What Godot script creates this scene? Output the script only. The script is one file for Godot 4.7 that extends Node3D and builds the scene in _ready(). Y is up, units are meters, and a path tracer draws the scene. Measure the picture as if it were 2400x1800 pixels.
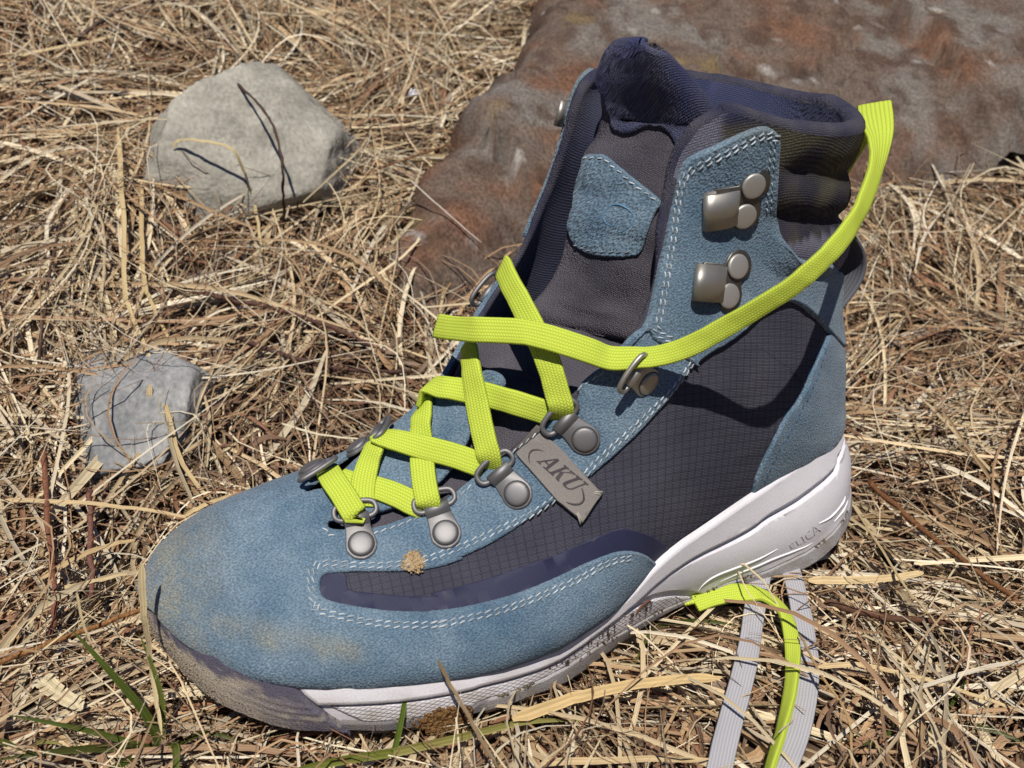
extends Node3D
# A hiking boot on dry mountain grass. Lengths inside the builders are millimetres in the boot's own
# frame (x from toe to heel, y up, z towards its outer side); meshes are committed in metres.
const MM := 0.001

var VAMP := [0.012,0.4055,0.0308,0.469,0.0495,0.5521,0.0683,0.5971,0.0871,0.6233,0.1058,0.6399,0.1246,0.6517,0.1434,0.6643,0.1621,0.6827,0.1809,0.7155,0.1997,0.7461,0.2184,0.7559,0.2372,0.7567,0.256,0.7587,0.2747,0.7592,0.2935,0.7575,0.3123,0.7536,0.331,0.7558,0.3498,0.7666,0.3686,0.7818,0.3873,0.7936,0.4061,0.7922,0.4249,0.7781,0.4436,0.7626,0.4624,0.7418,0.4812,0.7239,0.4838,0.7784,0.4785,0.6662,0.4737,0.6351,0.4667,0.6128,0.4582,0.5988,0.4458,0.5878,0.4313,0.5793,0.4088,0.5731,0.394,0.5703,0.3767,0.567,0.3586,0.5628,0.3422,0.5585,0.3251,0.5523,0.3125,0.547,0.3173,0.551,0.2933,0.536,0.2754,0.5217,0.2567,0.5044,0.2448,0.4915,0.241,0.4818,0.2412,0.4667,0.2432,0.4526,0.2465,0.4454,0.2534,0.4461,0.2767,0.4602,0.3022,0.4783,0.3202,0.4891,0.3357,0.4937,0.3573,0.495,0.3375,0.4917,0.3533,0.4915,0.3744,0.4914,0.3951,0.4897,0.4149,0.4874,0.4295,0.4861,0.4436,0.4869,0.4578,0.4876,0.4585,0.4922,0.4753,0.4903,0.4927,0.4882,0.4734,0.4915,0.5113,0.4884,0.5513,0.4787,0.6025,0.4664,0.6199,0.4643,0.6289,0.4412,0.6177,0.398,0.6053,0.3861,0.5798,0.3792,0.5489,0.3841,0.5329,0.3803,0.5155,0.382,0.5128,0.3921,0.5004,0.4026,0.4711,0.3919,0.44,0.3961,0.4269,0.3904,0.4118,0.3897,0.3863,0.3956,0.3664,0.4025,0.3486,0.4047,0.3228,0.4016,0.2967,0.3967,0.2732,0.375,0.2621,0.3578,0.2609,0.3447,0.2639,0.3375,0.2793,0.3545,0.3005,0.3683,0.3339,0.38,0.359,0.3732,0.3792,0.3593,0.3991,0.3375,0.4147,0.3121,0.4322,0.2954,0.4513,0.2891,0.4639,0.2835,0.4674,0.2633,0.465,0.23,0.4574,0.1822,0.4508,0.18,0.4394,0.1099,0.4134,-0.0293,0.3843,-0.0835,0.3563,-0.1124,0.3299,-0.0843,0.3081,0.0122,0.2903,0.115,0.2759,0.1701,0.2654,0.1849,0.2646,0.1867,0.2564,0.1639,0.247,0.1691,0.2441,0.1839,0.262,0.07,0.281,-0.045,0.298,-0.11,0.322,-0.185,0.348,-0.2,0.376,-0.205,0.42,-0.235,0.5,-0.27,0.56,-0.285,0.575,-0.34,0.56,-0.6,0.42,-0.75,0.25,-0.8,0.1,-0.85,0.012,-0.93]
var FILM := [0.4837,0.7529,0.4916,0.7882,0.4984,0.7529,0.4918,0.6537,0.4868,0.6199,0.4757,0.5842,0.4683,0.574,0.4544,0.5626,0.4397,0.5547,0.4174,0.5458,0.3972,0.5381,0.3732,0.5339,0.3514,0.53,0.3302,0.5255,0.3166,0.5225,0.3273,0.5333,0.3088,0.5211,0.2907,0.5077,0.2762,0.495,0.2642,0.4847,0.2629,0.4761,0.2648,0.4517,0.2551,0.4449,0.2459,0.4422,0.2416,0.4499,0.2393,0.4674,0.2391,0.4855,0.2444,0.4951,0.2562,0.5082,0.275,0.5251,0.2928,0.5392,0.3168,0.5544,0.312,0.5502,0.3416,0.5616,0.3759,0.5701,0.4079,0.5761,0.4448,0.5909,0.4657,0.6165,0.4775,0.6725]
var HOOKP := [0.9682,0.5168,0.9716,0.4925,0.9565,0.4677,0.9332,0.4462,0.9053,0.4257,0.8746,0.4061,0.848,0.3975,0.8148,0.3961,0.7825,0.3918,0.7512,0.3863,0.7235,0.3822,0.6872,0.3769,0.6595,0.378,0.6385,0.3822,0.6159,0.3879,0.5835,0.3883,0.5723,0.3874,0.6112,0.3923,0.6048,0.4091,0.6136,0.4335,0.6174,0.4615,0.6212,0.471,0.6229,0.4649,0.658,0.4789,0.6969,0.5023,0.7396,0.5346,0.7712,0.5683,0.7845,0.5927,0.7896,0.6286,0.7887,0.6726,0.7855,0.7232,0.7857,0.7862,0.795,0.9,0.795,1,0.868,1,0.866,0.9,0.8679,0.6956,0.8574,0.6518,0.8438,0.6096,0.8407,0.5847,0.8469,0.5645,0.8598,0.557,0.9021,0.5431,0.9391,0.5321,0.9594,0.5252]
var COUNTER := [0.7883,0.7062,0.7815,0.6907,0.732,0.6309,0.6638,0.6008,0.6335,0.6083,0.6042,0.6425,0.5819,0.6838,0.5612,0.7882,0.5662,0.7332,0.5854,0.7386,0.6045,0.7436,0.6236,0.7416,0.6427,0.7423,0.6618,0.7489,0.6809,0.7744,0.7,0.8319,0.72,1,0.8,1,0.802,0.9,0.7937,0.8069,0.7932,0.7411]
var LABEL := [0.4385,0.3982,0.452,0.3973,0.4664,0.3977,0.4678,0.4017,0.4685,0.4171,0.471,0.4443,0.4729,0.4807,0.4753,0.5176,0.4626,0.5247,0.4492,0.5314,0.4486,0.5197,0.443,0.488,0.4399,0.4461,0.4376,0.4053]
var LFOLD := [0.4366,0.3924,0.4661,0.3855,0.4691,0.3952,0.4658,0.3981,0.4519,0.3985,0.4381,0.3983]
var LSTITCH := [0.4382,0.3959,0.452,0.3966,0.4687,0.3958]
var LFRAME := [0.4483,0.4274,0.4564,0.4899,0.4626,0.4341]
var LBR1 := [0.4597,0.4266,0.4572,0.4179,0.4528,0.4111,0.4484,0.4112,0.445,0.4177,0.4428,0.4268]
var LBR2 := [0.449,0.4961,0.4517,0.5027,0.4558,0.5087,0.4602,0.508,0.4631,0.502,0.4649,0.494]
var ST_WIN := [0.6162,0.4614,0.5652,0.4687,0.527,0.4744,0.4898,0.4807,0.4718,0.4843,0.4337,0.4848,0.4159,0.4837,0.3906,0.4793,0.3618,0.4789,0.3413,0.4776,0.322,0.4753,0.2987,0.4667,0.2767,0.4503,0.2538,0.4289,0.2422,0.4237,0.2362,0.4362,0.2337,0.4677,0.2331,0.4918,0.2381,0.5059,0.2317,0.4994,0.2409,0.5129,0.2604,0.5327,0.2845,0.5535,0.3083,0.5672,0.3271,0.5734,0.3094,0.5679,0.3347,0.5758,0.3618,0.5813,0.3829,0.5843,0.4046,0.5881,0.4268,0.5945,0.4424,0.5986,0.4567,0.6101,0.4688,0.6324]
var ST_SLOT := [0.2579,0.358,0.2598,0.3742,0.2679,0.3866]
var ST_SLOT2 := [0.2953,0.4069,0.3042,0.408,0.3211,0.411,0.3294,0.4111,0.365,0.4138,0.3832,0.4061,0.3945,0.4015]
var ST_SLOT3 := [0.5167,0.3852,0.526,0.3858,0.5458,0.3892,0.5706,0.3878]
var ST_HOOK := [0.9612,0.5143,0.9619,0.4965,0.943,0.4731,0.918,0.4517,0.8887,0.4317,0.8556,0.4122,0.8257,0.4023,0.7984,0.3977,0.7645,0.3934,0.7323,0.3912,0.6993,0.3875,0.6717,0.3879,0.6447,0.3937,0.6246,0.3994,0.6142,0.4052,0.6171,0.4184,0.6223,0.4324]
var ST_HOOK2 := [0.9534,0.5112,0.9257,0.5201,0.895,0.5281,0.8592,0.5376]
var ST_CNT := [0.7571,0.664,0.6842,0.6121,0.6338,0.6224,0.6059,0.6578,0.5841,0.7106]
var EYN := [0.2822,0.4167,0.2853,0.3461,0.348,0.4526,0.3502,0.3972,0.4193,0.4499,0.4149,0.3949,0.4913,0.4461,0.486,0.3939,0.5692,0.4357,0.5629,0.4014]
var FAR1 := [0.2646,-0.1798,0.2694,0.1207]
var FAR2 := [0.3085,-0.1499,0.3203,-0.083]
var HOOKS := [0.8357,0.4684,0.865,0.4648,0.8628,0.5004,0.7142,0.4496,0.74,0.4526,0.7432,0.485]
var CRUST := [0.3153,0.4729]
var STREAK := [24.22,38.16,32.21,31.95,37.18,38.53,41.08,35.6,44.51,50.53,34.5,48.84,61.56,33.39,53.01]
var L1 := [66.64,70.95,3.58,-0.34,0.94,-0.01,66.83,71.31,10.81,-0.33,0.91,0.24,68.67,68.82,17.17,-0.26,0.83,0.5,69.95,66.45,21.33,-0.24,0.81,0.53,70.9,64.56,23.07,-0.23,0.81,0.54,72.13,60.77,19.65,-0.23,0.81,0.54]
var L2 := [74.66,64.69,18.96,-0.24,0.8,0.55,75,66.33,18.19,-0.25,0.8,0.54,75.62,68.01,16.01,-0.27,0.8,0.54,77.27,71.1,12.26,-0.3,0.81,0.5,80.14,75,8,-0.39,0.88,0.26,82.4,78.47,6.01,-0.43,0.9,-0,84.08,80.32,3.04,-0.41,0.81,-0.43]
var L3 := [69.45,69.58,6.48,-0.34,0.92,0.22,72.55,69.35,10.37,-0.3,0.84,0.45,78.11,68.9,14.1,-0.28,0.79,0.54,82.99,68.44,18.13,-0.29,0.77,0.57,87.36,67.32,21.89,-0.31,0.75,0.58,91.15,66.01,25.62,-0.33,0.73,0.59,93.73,64.62,26.24,-0.33,0.73,0.6]
var L4 := [96.11,63.32,27.46,-0.33,0.72,0.61,94.85,68.29,29.11,-0.35,0.71,0.61,94.99,72.11,25.22,-0.38,0.7,0.6,95.62,75.71,20.98,-0.41,0.69,0.6,96.53,79.31,16.71,-0.45,0.68,0.58,97.8,82.44,11.49,-0.5,0.7,0.51,99,86.42,7.7,-0.59,0.79,0.17,100.88,88.98,3.57,-0.62,0.78,-0.01,104.62,89.95,-3.48,-0.59,0.6,-0.55,105.76,92.87,-3.49,-0.62,0.58,-0.52]
var L5 := [82.17,77.3,3.74,-0.43,0.9,-0.01,84.38,80.98,2.02,-0.39,0.75,-0.53,87.46,82.37,6.88,-0.5,0.87,-0.01,92.6,82.36,12.01,-0.49,0.77,0.42,99.15,81.8,17.65,-0.48,0.65,0.59,106.09,80.49,21.98,-0.5,0.6,0.63,111.91,79.04,26.24,-0.51,0.56,0.66,115.32,77.48,27.85,-0.5,0.54,0.67]
var L6 := [117.75,76.38,28.31,-0.5,0.53,0.68,116.15,82.83,29.57,-0.54,0.5,0.68,115.67,88.18,25.92,-0.6,0.46,0.65,115.5,94.27,21.4,-0.68,0.42,0.61,115.46,100.55,17.24,-0.76,0.44,0.48,115.5,106.76,12.84,-0.83,0.54,0.12,117.13,110.56,5.87,-0.85,0.53,-0.01,117.53,110.4,4.25,-0.85,0.52,-0.02,119.83,110.75,-2.77,-0.85,0.5,-0.16]
var L7 := [102.23,89.59,-2.38,-0.57,0.64,-0.52,104.57,96.7,-0.89,-0.64,0.57,-0.52,107.92,98.82,6.05,-0.73,0.68,-0.04,112.75,99.11,10.11,-0.78,0.59,0.21,118.57,99.85,17.32,-0.75,0.39,0.54,124.17,100.13,24.64,-0.7,0.31,0.64,130.19,99.47,30.64,-0.63,0.28,0.73,135.41,97.9,33.25,-0.56,0.27,0.79]
var L8 := [139.97,95.46,35.13,-0.49,0.27,0.83,138.12,101.85,38.05,-0.5,0.26,0.83,137.14,106.36,36.39,-0.52,0.26,0.81,135.97,112.67,33.68,-0.57,0.28,0.77,134.65,118.88,29.47,-0.64,0.33,0.69,133.68,123.18,24.73,-0.71,0.4,0.58,132.62,127.65,18.79,-0.79,0.5,0.35,131.81,131.96,12.17,-0.83,0.56,0.07,131.57,134.67,5.58,-0.83,0.55,-0.02,132.4,136.97,-2.3,-0.79,0.47,-0.4,133.8,136.57,-7.42,-0.76,0.44,-0.47]
var L9a := [109.84,116.47,-7.71,-0.79,0.39,-0.47,112.14,118.84,1.18,-0.79,0.38,-0.48,115.78,122.89,13.91,-0.86,0.49,-0.16,121.72,124.29,19.85,-0.85,0.51,0.09,127.7,125.24,25.35,-0.78,0.47,0.42,133.47,125.24,31.14,-0.67,0.38,0.64,139.65,124.02,35.99,-0.57,0.3,0.77,146.64,121.79,39.29,-0.46,0.24,0.85,153.42,119.16,40.97,-0.37,0.2,0.91,157.71,117.6,41.87,-0.31,0.19,0.93]
var L10 := [109.84,116.47,-7.71,112.14,118.84,1.18,115.78,122.89,13.91,121.72,124.29,19.85,127.7,125.24,25.35,133.47,125.24,31.14,139.65,124.02,35.99,146.64,121.79,39.29,153.42,119.16,40.97,159.88,120.15,45,165.19,121.64,49,171.2,124.68,53,176.22,129,57,181.55,134.45,61,186.05,139.65,65,190.92,145.42,69,195.78,150.42,72,200.51,155.88,74,205.6,160.31,74,212.31,164.85,72,220.87,169.64,67,230.76,174.39,59,241.29,178.41,49,251.28,182.69,38,259.95,186.22,27,266.76,189.74,17,272.38,192.31,9]
var G_YEL := [199.95,9.67,43.71,209.72,10.08,43.36,220.52,10.38,45.01,228.07,10.45,49.93,229.44,10.6,60.68,223.81,10.4,72.92,215.13,10.27,85.9,203.99,9.89,98.98,192.44,9.49,110.5,182.58,9.23,119.51,171.79,8.86,129.19,152.39,8.48,145.12,133.19,7.73,157.97,115.69,7.41,165.41]
var G_GR1 := [243.05,8.97,29.33,232.74,8.8,40.64,218.88,8.18,56.73,206.28,7.9,71.85,193.85,7.58,85.3,182.02,7.2,97.44,171.07,7.11,108.9,158.87,6.63,122.25,139.42,5.88,141.36,119.45,5.62,157.02,107.37,5.16,165.98]
var G_GR2 := [255.16,8.46,27.44,249.44,8.17,40.56,240.07,7.96,57.81,230.09,7.61,74.38,221.24,7.46,87.27,209.91,7.05,100.25,198.19,6.59,111.67,187.46,6.47,120.53,175.59,6.21,129.93,156.21,5.54,147.33,143.82,5.17,162.92,136.8,5.13,177.16]
var TONGUE := [66.42,64.3,5.22,66.83,56.57,19,85.64,72.69,1.8,88.02,57.72,25.97,101.38,82.09,-3.17,106.85,63.98,28.61,114.69,93.46,-6.6,123.62,73.97,30.54,126.37,108.57,-12.34,139.71,86.27,34.98,143.79,111.2,-13,181.09,106.36,20,148.99,118.97,-13,181.17,113.63,20,154.49,124.46,-13,181.52,121.63,20,159.84,134.46,-13,182.67,132.01,20,161.57,143.89,-13,184.18,142.12,20,161.97,150.66,-13,185.65,152.01,20,165.06,160.72,-13,188.01,161.64,20,166.09,172.52,-13,191.25,171.04,20,170.48,178.9,-13,194.99,180.26,20,172.2,187.87,-13,197.75,190.58,20,171.42,194.06,-13,192.25,198.2,20,171.1,201.07,-13,183.92,205.9,20,173.65,206.27,-13,177.16,211.49,20,176.88,209.75,-13,172.74,214.44,20,179.61,211.27,-13,170.29,215.41,20]
var TPATCH := [0.6344,-0.7142,0.6396,-0.4784,0.6416,-0.3287,0.635,-0.2166,0.6134,0.1505,0.5852,0.5633,0.5702,0.4804,0.531,0.4676,0.4868,0.4136,0.4754,0.2735,0.4656,0.0352,0.4577,-0.1958,0.4625,-0.4432,0.4968,-0.6753,0.529,-0.7178,0.5555,-0.6756,0.5791,-1,0.6097,-0.6697]
var TCAP := [0.824,-0.5398,0.7811,-0.5685,0.7193,-0.5115,0.702,-0.3979,0.6948,-0.2612,0.6984,-0.1654,0.7107,-0.0768,0.7197,0.017,0.7186,0.1261,0.7095,0.2352,0.695,0.3411,0.6746,0.4247]
var ST_TP1 := [0.6295,-0.6056,0.6359,-0.3078,0.6282,-0.1965,0.6068,0.1469,0.582,0.5344]
var ST_TP2 := [0.4685,-0.4359,0.4673,-0.1839,0.4789,0.0618,0.4964,0.4121]
var TEMB := [0.5201,0.0424,0.5277,0.1691,0.5392,0.2473,0.5525,0.2604,0.5678,0.1286,0.5698,-0.0348,0.555,-0.1263,0.538,-0.1092,0.5308,0.006,0.5376,0.1119]
var RANDCUT := [0.2006,0.0513,0.2066,0.0422,0.2127,0.2289,0.2201,0.4129,0.2249,0.5025,0.2288,0.6387,0.2372,0.8376,0.2435,1.0971]
var CREASE := [0.2234,0.4081,0.2626,0.3614,0.2977,0.3559,0.3326,0.3668,0.3671,0.3977,0.3811,0.3593,0.421,0.3785,0.4514,0.3661,0.4802,0.3129,0.5141,0.2659,0.5518,0.2107,0.5888,0.2355,0.6213,0.2521,0.6661,0.2493,0.7068,0.2781,0.7488,0.2794,0.7692,0.243,0.8003,0.2476,0.8509,0.2514,0.889,0.2808,0.9056,0.2863,0.9144,0.2332]
var LOWL := [0.2392,0.7987,0.2658,0.7942,0.2918,0.7789,0.3257,0.8159,0.3596,0.8692,0.3748,0.6938,0.4147,0.7129,0.4371,0.6575,0.4657,0.5831,0.4972,0.5555,0.534,0.6125,0.5857,0.8342,0.6197,0.9381,0.6427,0.9508,0.6627,0.9957,0.6964,0.8814,0.7327,0.8872,0.7599,0.8964,0.801,0.8599,0.847,0.8612,0.8835,0.8828,0.9157,0.8916,0.9382,0.888]
var HG1 := [0.6628,0.8626,0.6672,0.7797,0.6771,0.6993,0.6911,0.6691,0.712,0.668,0.7475,0.6679,0.7637,0.6557,0.779,0.637]
var HG2 := [0.6945,0.8257,0.7232,0.779,0.7468,0.7727,0.7716,0.7517,0.7956,0.7611,0.8216,0.7796,0.8379,0.7941]
var HG3 := [0.8482,0.6091,0.8655,0.6557,0.8861,0.6751,0.9027,0.6777,0.9072,0.6509]
var HG4 := [0.8786,0.7703,0.8939,0.7855,0.9114,0.8034,0.9197,0.7947]
var ELICA := [0.8002,0.6984,0.8515,0.699,0.7963,0.6376]
var MUD := [0.3337,1.0158]
var SPECK := [0.55,0.3282,0.5285,0.2729,0.5004,0.24,0.4802,0.3129,0.5815,0.4507]
var SCRATCH := [0.5735,0.5064,0.578,0.4157,0.5867,0.4255,0.5965,0.4695]
var TOP3 := [179.62,32.96,45.32]
var Q00 := [2.49,57.15,17.96,1.29,39.21,21.86,1.29,15.17,23.07,1.18,-0.7,34.56]
var Q01 := [-19.64,28.72,-12.79,-18.15,14.67,-6.81,-11.58,-0.15,0.27]
var Q02 := [219.3,13.32,93.66,233.6,13.83,98.61,251.6,14.14,113.44,271.7,12.8,135.8]
var Q03 := [249.8,12.13,49.31,275.02,12.75,58.24,295.14,15.31,64.24]
var Q04 := [109.91,7.17,74.54,135.71,8.91,74.29,160.74,10.5,77.89,185.44,11.33,84.74]
var Q05 := [110.78,7.4,95.3,134.68,9.03,104.28,161.13,9.55,114.07]
var Q06 := [223.29,14.36,77.54,215.19,16.31,99.31,212.24,14.15,118.09,202.18,9.7,133.09]
var Q07 := [298.03,17.53,18.15,279.06,16.95,71.03,278.08,15.9,80,271.76,12.76,115.24]
var Q08 := [382.02,34.5,-35.85,369.21,31.95,8.87,357,27.42,54.51]
var Q09 := [22.53,10.46,-79.73,33.26,16.37,-77.54,48.86,13.73,-85.15]
var Q10 := [-49.13,15.03,-109.12,-19.54,14.44,-97.95,4.63,12.98,-86.94,27.9,8.46,-78.13]
var Q11 := [-34.91,6.08,-58.85,-14.91,8.68,-67.85,1.21,9.17,-70.28]
var Q12 := [-26.65,6.43,-49.27,-14.97,6.64,-49.59,-3.02,7.05,-49.65]
var Q13 := [16.67,42.64,-147.38,15.58,28.56,-141.72,14.22,18.86,-132.4]
var Q14 := [21.58,39.32,-153.12,24.83,20.67,-114.24,33.67,8.84,-92.78]
var Q15 := [-34.29,3.22,-1.89,-28.38,4.3,9.14,-21.75,3.57,18.06]
var Q16 := [-30.81,151.8,-426.73,-0.29,157.2,-432.07,31.85,161.93,-445.21]
var Q17 := [22.99,122.81,-340.46,18.19,91.7,-275.12,12.92,64.79,-218.62,13.62,57.7,-206.72,22.41,36.49,-165.62]
var Q18 := [30.63,99.57,-301.22,23.27,68.5,-230.87,25.1,57.63,-210.44,30.85,44.55,-188.8]
var Q19 := [70.66,31.25,-111.61,85.46,29.67,-99.1,103.05,29.77,-87.72]
var Q20 := [-32.02,37.82,-177.13,-27.46,53.58,-209.61,-20.3,73.55,-250.33,-13.04,86.28,-283.18]
var Q21 := [8.89,161.33,-445.22,23.18,169.27,-458.02,42.07,177.43,-479]
var Q22 := [33.92,62.64,-226.24,64.39,57.51,-208.16,86.73,53.3,-199.11,115.48,45.14,-179.89,135.07,37.03,-164.73]
var Q23 := [64.65,43.71,-185.29,89.02,38.45,-165.85,114.97,33.41,-154.66,148.44,30.76,-150.53]
var Q24 := [-30.94,23.43,-131.56,-31.31,14.08,-104.8,-29.62,6.42,-47.24,-31.71,2.31,-26.1]
var Q25 := [-14.11,14.83,-105.71,-15.08,9.33,-80.9,-16.49,4.61,-42.17]
var Q26 := [-47.62,3.84,-14.82,-24.7,6.55,-19.01,1.49,9.14,-22.05]
var Q27 := [319.62,18.23,1.85,314,18.3,46.22,315.63,16.63,94.38]
var Q28 := [248.85,10.26,60.92,262.78,11.46,76.45,288.21,10.86,88.99]
var Q29 := [158.36,98.39,-294.97,190.87,105.24,-303.91,219.51,113.3,-301.95]
var Q30 := [177.64,103.93,-256.68,190.74,91.31,-231.39,206.48,76.8,-211.17]
var Q31 := [92.5,148.35,-325.67,98.28,143.16,-296.13,101.73,135.28,-268.61,101.93,125.47,-250.91,101.39,112.85,-244.96,103.49,93.2,-259.67,104.67,75.37,-269.04]
var Q32 := [49.49,118.39,-301.47,54.7,123.03,-298.57,65.58,124.06,-286.8,79.09,121.75,-275.7,85.19,107.7,-275.05,90.13,89.87,-280.26,89.66,76.64,-263.75,87.65,67,-246.6]
var QSOLE := [86.42,32,65.5,89.61,23.81,69,91.61,20.17,76,92.64,18.24,88,93.23,18.39,102]
var TA := [0.92,-4.73,29.72]
var TB := [70.57,-2.97,68.99]
var TC := [184.34,0.48,41.01]
var TD := [252.24,2.09,121.81]
var TE := [219.3,1.33,124.74]
var TF := [-39.64,-6.01,24.78]
var TAB := [-1,31,6,30,6,0.9,0.06,12,45,12,22,24.3,0.77,0.31,30.6,56.8,31.3,16.6,38.5,0.67,0.59,58.2,64.7,60.8,13,46.6,0.62,0.68,89,77.4,103.7,10,50,0.58,0.74,111.6,94.9,149.7,14.7,51,0.59,0.64,128.7,121,196.4,26,48,0.67,0.28,142,143,241.6,35.6,45.5,0.71,0.03,146,165,284.8,45.1,39.3,0.77,-0.13,149,182.4,286.9,75.5,33,0.83,-0.2,152,194.4,276.8,111,30.5,0.86,-0.24,158,201.2,268.2,148.2,34,0.78,-0.13,165.8,203.4,261.5,192.8,37.5,0.71,-0.01]
var TOPR := [4.2,35.97,0,5.55,35.77,7.85,8.75,33.9,15.52,12.85,31.72,22.75,17.37,30.8,29.79,22.69,29.79,36.07,28.93,28.15,41.23,34.87,25.39,45.02,41.99,22.73,48.35,49.7,21.51,51.86,58.36,21.04,55.04,66.13,20.55,56.91,74.26,19.86,58.3,82.67,19.42,59.34,90.94,19.41,60.07,99.14,19.7,60.46,107.35,19.48,60.51,115.55,19.25,60.26,123.72,19.32,59.71,131.85,19.48,58.83,139.98,20.97,57.67,148.11,23.6,56.33,156.15,26.18,54.84,164.17,30.35,53.12,172.19,36.05,51.29,180.2,40.16,49.45,188.19,42.87,47.67,196.18,44.67,45.85,204.17,46.47,43.96,212.16,48.19,41.93,220.58,49.7,39.64,228.99,50.99,37.25,236.58,52.13,35.02,244.78,53.3,32.53,252.03,55.1,30.08,259.49,57.1,27.33,266.71,59.1,24.14,273.77,61.05,19.89,280.17,61.93,14.53,284.78,62.46,7.83,286.5,62.89,0]
var BOTR := [3.4,17.79,0,5.29,16.96,8.24,8.77,15.91,16.44,12.6,14.06,24.39,17.09,11.67,31.97,22.72,9.77,38.74,29.31,7.96,44.03,36.79,5.39,48.38,43.62,4.36,51.71,52.12,4.64,55.54,61.28,3.99,58.8,69.56,2.73,60.78,78.4,2.51,62.33,87.36,2.88,63.44,96.02,3.43,64.04,105.11,2.95,64.03,113.95,2.48,63.42,122.4,2.79,62.39,130.99,2.01,60.87,139.15,1.58,58.75,147.54,3.06,56.23,155.77,4.57,53.68,164.12,5.55,50.82,172.68,6.44,48,181.19,8.16,45.73,189.85,9.45,44.08,198.51,10,42.85,207.17,9.63,41.83,216,9.15,40.88,225.09,8.61,40.12,233.87,8.3,39.48,242.39,8.21,38.81,251.54,8.63,38.2,259.73,9.26,37.38,268.47,11,35.58,276.75,13.67,32.93,284.57,16.9,28.99,291.44,20.19,23.63,296.73,23.62,16.42,300.16,26.13,8.57,301.5,27.61,0]
var VSOLE := [0.02,0.406,0.04,0.523,0.06,0.584,0.08,0.616,0.1,0.636,0.12,0.649,0.14,0.661,0.16,0.679,0.18,0.714,0.2,0.747,0.22,0.757,0.24,0.757,0.26,0.759,0.28,0.759,0.3,0.757,0.32,0.752,0.34,0.759,0.36,0.774,0.38,0.792,0.4,0.797,0.42,0.782,0.44,0.767,0.46,0.744,0.48,0.724,0.5,0.722,0.52,0.724,0.54,0.727,0.56,0.732,0.58,0.737,0.6,0.744,0.62,0.742,0.64,0.742,0.66,0.747,0.68,0.772,0.7,0.832]
# edge of the quarters along the throat: (u, v) of the near and of the far flap
var NEDGE := [0.2,0.36, 0.3,0.40, 0.42,0.395, 0.6,0.388, 0.72,0.378, 0.8,0.39, 0.87,0.393, 0.93,0.402, 0.965,0.42, 0.985,0.445, 1.0,0.49]
var FEDGE := [0.2,-0.1, 0.3,-0.14, 0.4,-0.24, 0.5,-0.275, 0.6,-0.285, 0.7,-0.30, 0.8,-0.31, 0.9,-0.30, 0.95,-0.305, 0.98,-0.32, 1.0,-0.36]

var rows: Array[PackedFloat32Array] = []
var ttab: Array[PackedFloat32Array] = []
var rng := RandomNumberGenerator.new()
var n_low := FastNoiseLite.new()
var n_mid := FastNoiseLite.new()
var n_fine := FastNoiseLite.new()
var M := {}
var S_f: Callable
var T_f: Callable
var W_f: Callable

func _ready() -> void:
	# ---- camera, sky, sun, exposure
	var cam := Camera3D.new()
	cam.name = "camera"
	cam.fov = 42.0
	cam.near = 0.02
	cam.far = 60.0
	cam.transform = Transform3D(Basis(Vector3(0.92199,0.04649,0.38442), Vector3(0.1265,0.90214,-0.41249), Vector3(-0.36598,0.42894,0.82588)), Vector3(0.00196,0.25117,0.30392))
	var at := CameraAttributesPhysical.new()
	at.frustum_focal_length = 12.0 / tan(deg_to_rad(21.0))
	at.frustum_focus_distance = 0.375
	at.frustum_near = 0.02
	at.frustum_far = 60.0
	at.exposure_aperture = 16.0
	cam.attributes = at
	cam.fov = 42.0
	add_child(cam)
	var sky_m := ProceduralSkyMaterial.new()
	sky_m.sky_top_color = Color(0.28, 0.46, 0.78)
	sky_m.sky_horizon_color = Color(0.72, 0.80, 0.90)
	sky_m.sky_curve = 0.12
	sky_m.ground_bottom_color = Color(0.30, 0.26, 0.20)
	sky_m.ground_horizon_color = Color(0.60, 0.60, 0.58)
	sky_m.sky_energy_multiplier = 0.62
	var sky := Sky.new()
	sky.sky_material = sky_m
	var env := Environment.new()
	env.background_mode = Environment.BG_SKY
	env.sky = sky
	env.tonemap_mode = Environment.TONE_MAPPER_LINEAR
	env.tonemap_exposure = 1.0
	env.sdfgi_enabled = true
	env.ssao_enabled = true
	env.ssil_enabled = true
	var we := WorldEnvironment.new()
	we.name = "world_environment"
	we.environment = env
	add_child(we)
	var sun := DirectionalLight3D.new()
	sun.name = "sun"
	sun.light_energy = 1.6
	sun.light_color = Color(1.0, 0.965, 0.91)
	sun.light_angular_distance = 0.5
	sun.shadow_enabled = true
	add_child(sun)
	sun.look_at_from_position(Vector3(-0.26, 0.86, 0.42), Vector3.ZERO, Vector3.UP)

	rng.seed = 20240
	n_low.seed = 3; n_low.frequency = 1.0; n_low.fractal_octaves = 4
	n_mid.seed = 11; n_mid.frequency = 1.0; n_mid.fractal_octaves = 3
	n_fine.seed = 23; n_fine.frequency = 1.0; n_fine.fractal_octaves = 2
	prepare_tables()
	make_materials()
	# ---- the setting, then the things on it
	build_ground()
	build_rocks()
	build_boot()
	build_laces()
	build_grass()
	build_straws_and_twigs()

# ---------------------------------------------------------------- surfaces
func cr4(a: float, b: float, c: float, d: float, f: float) -> float:
	return 0.5 * (2.0 * b + (c - a) * f + (2.0 * a - 5.0 * b + 4.0 * c - d) * f * f + (3.0 * b - a - 3.0 * c + d) * f * f * f)

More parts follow.
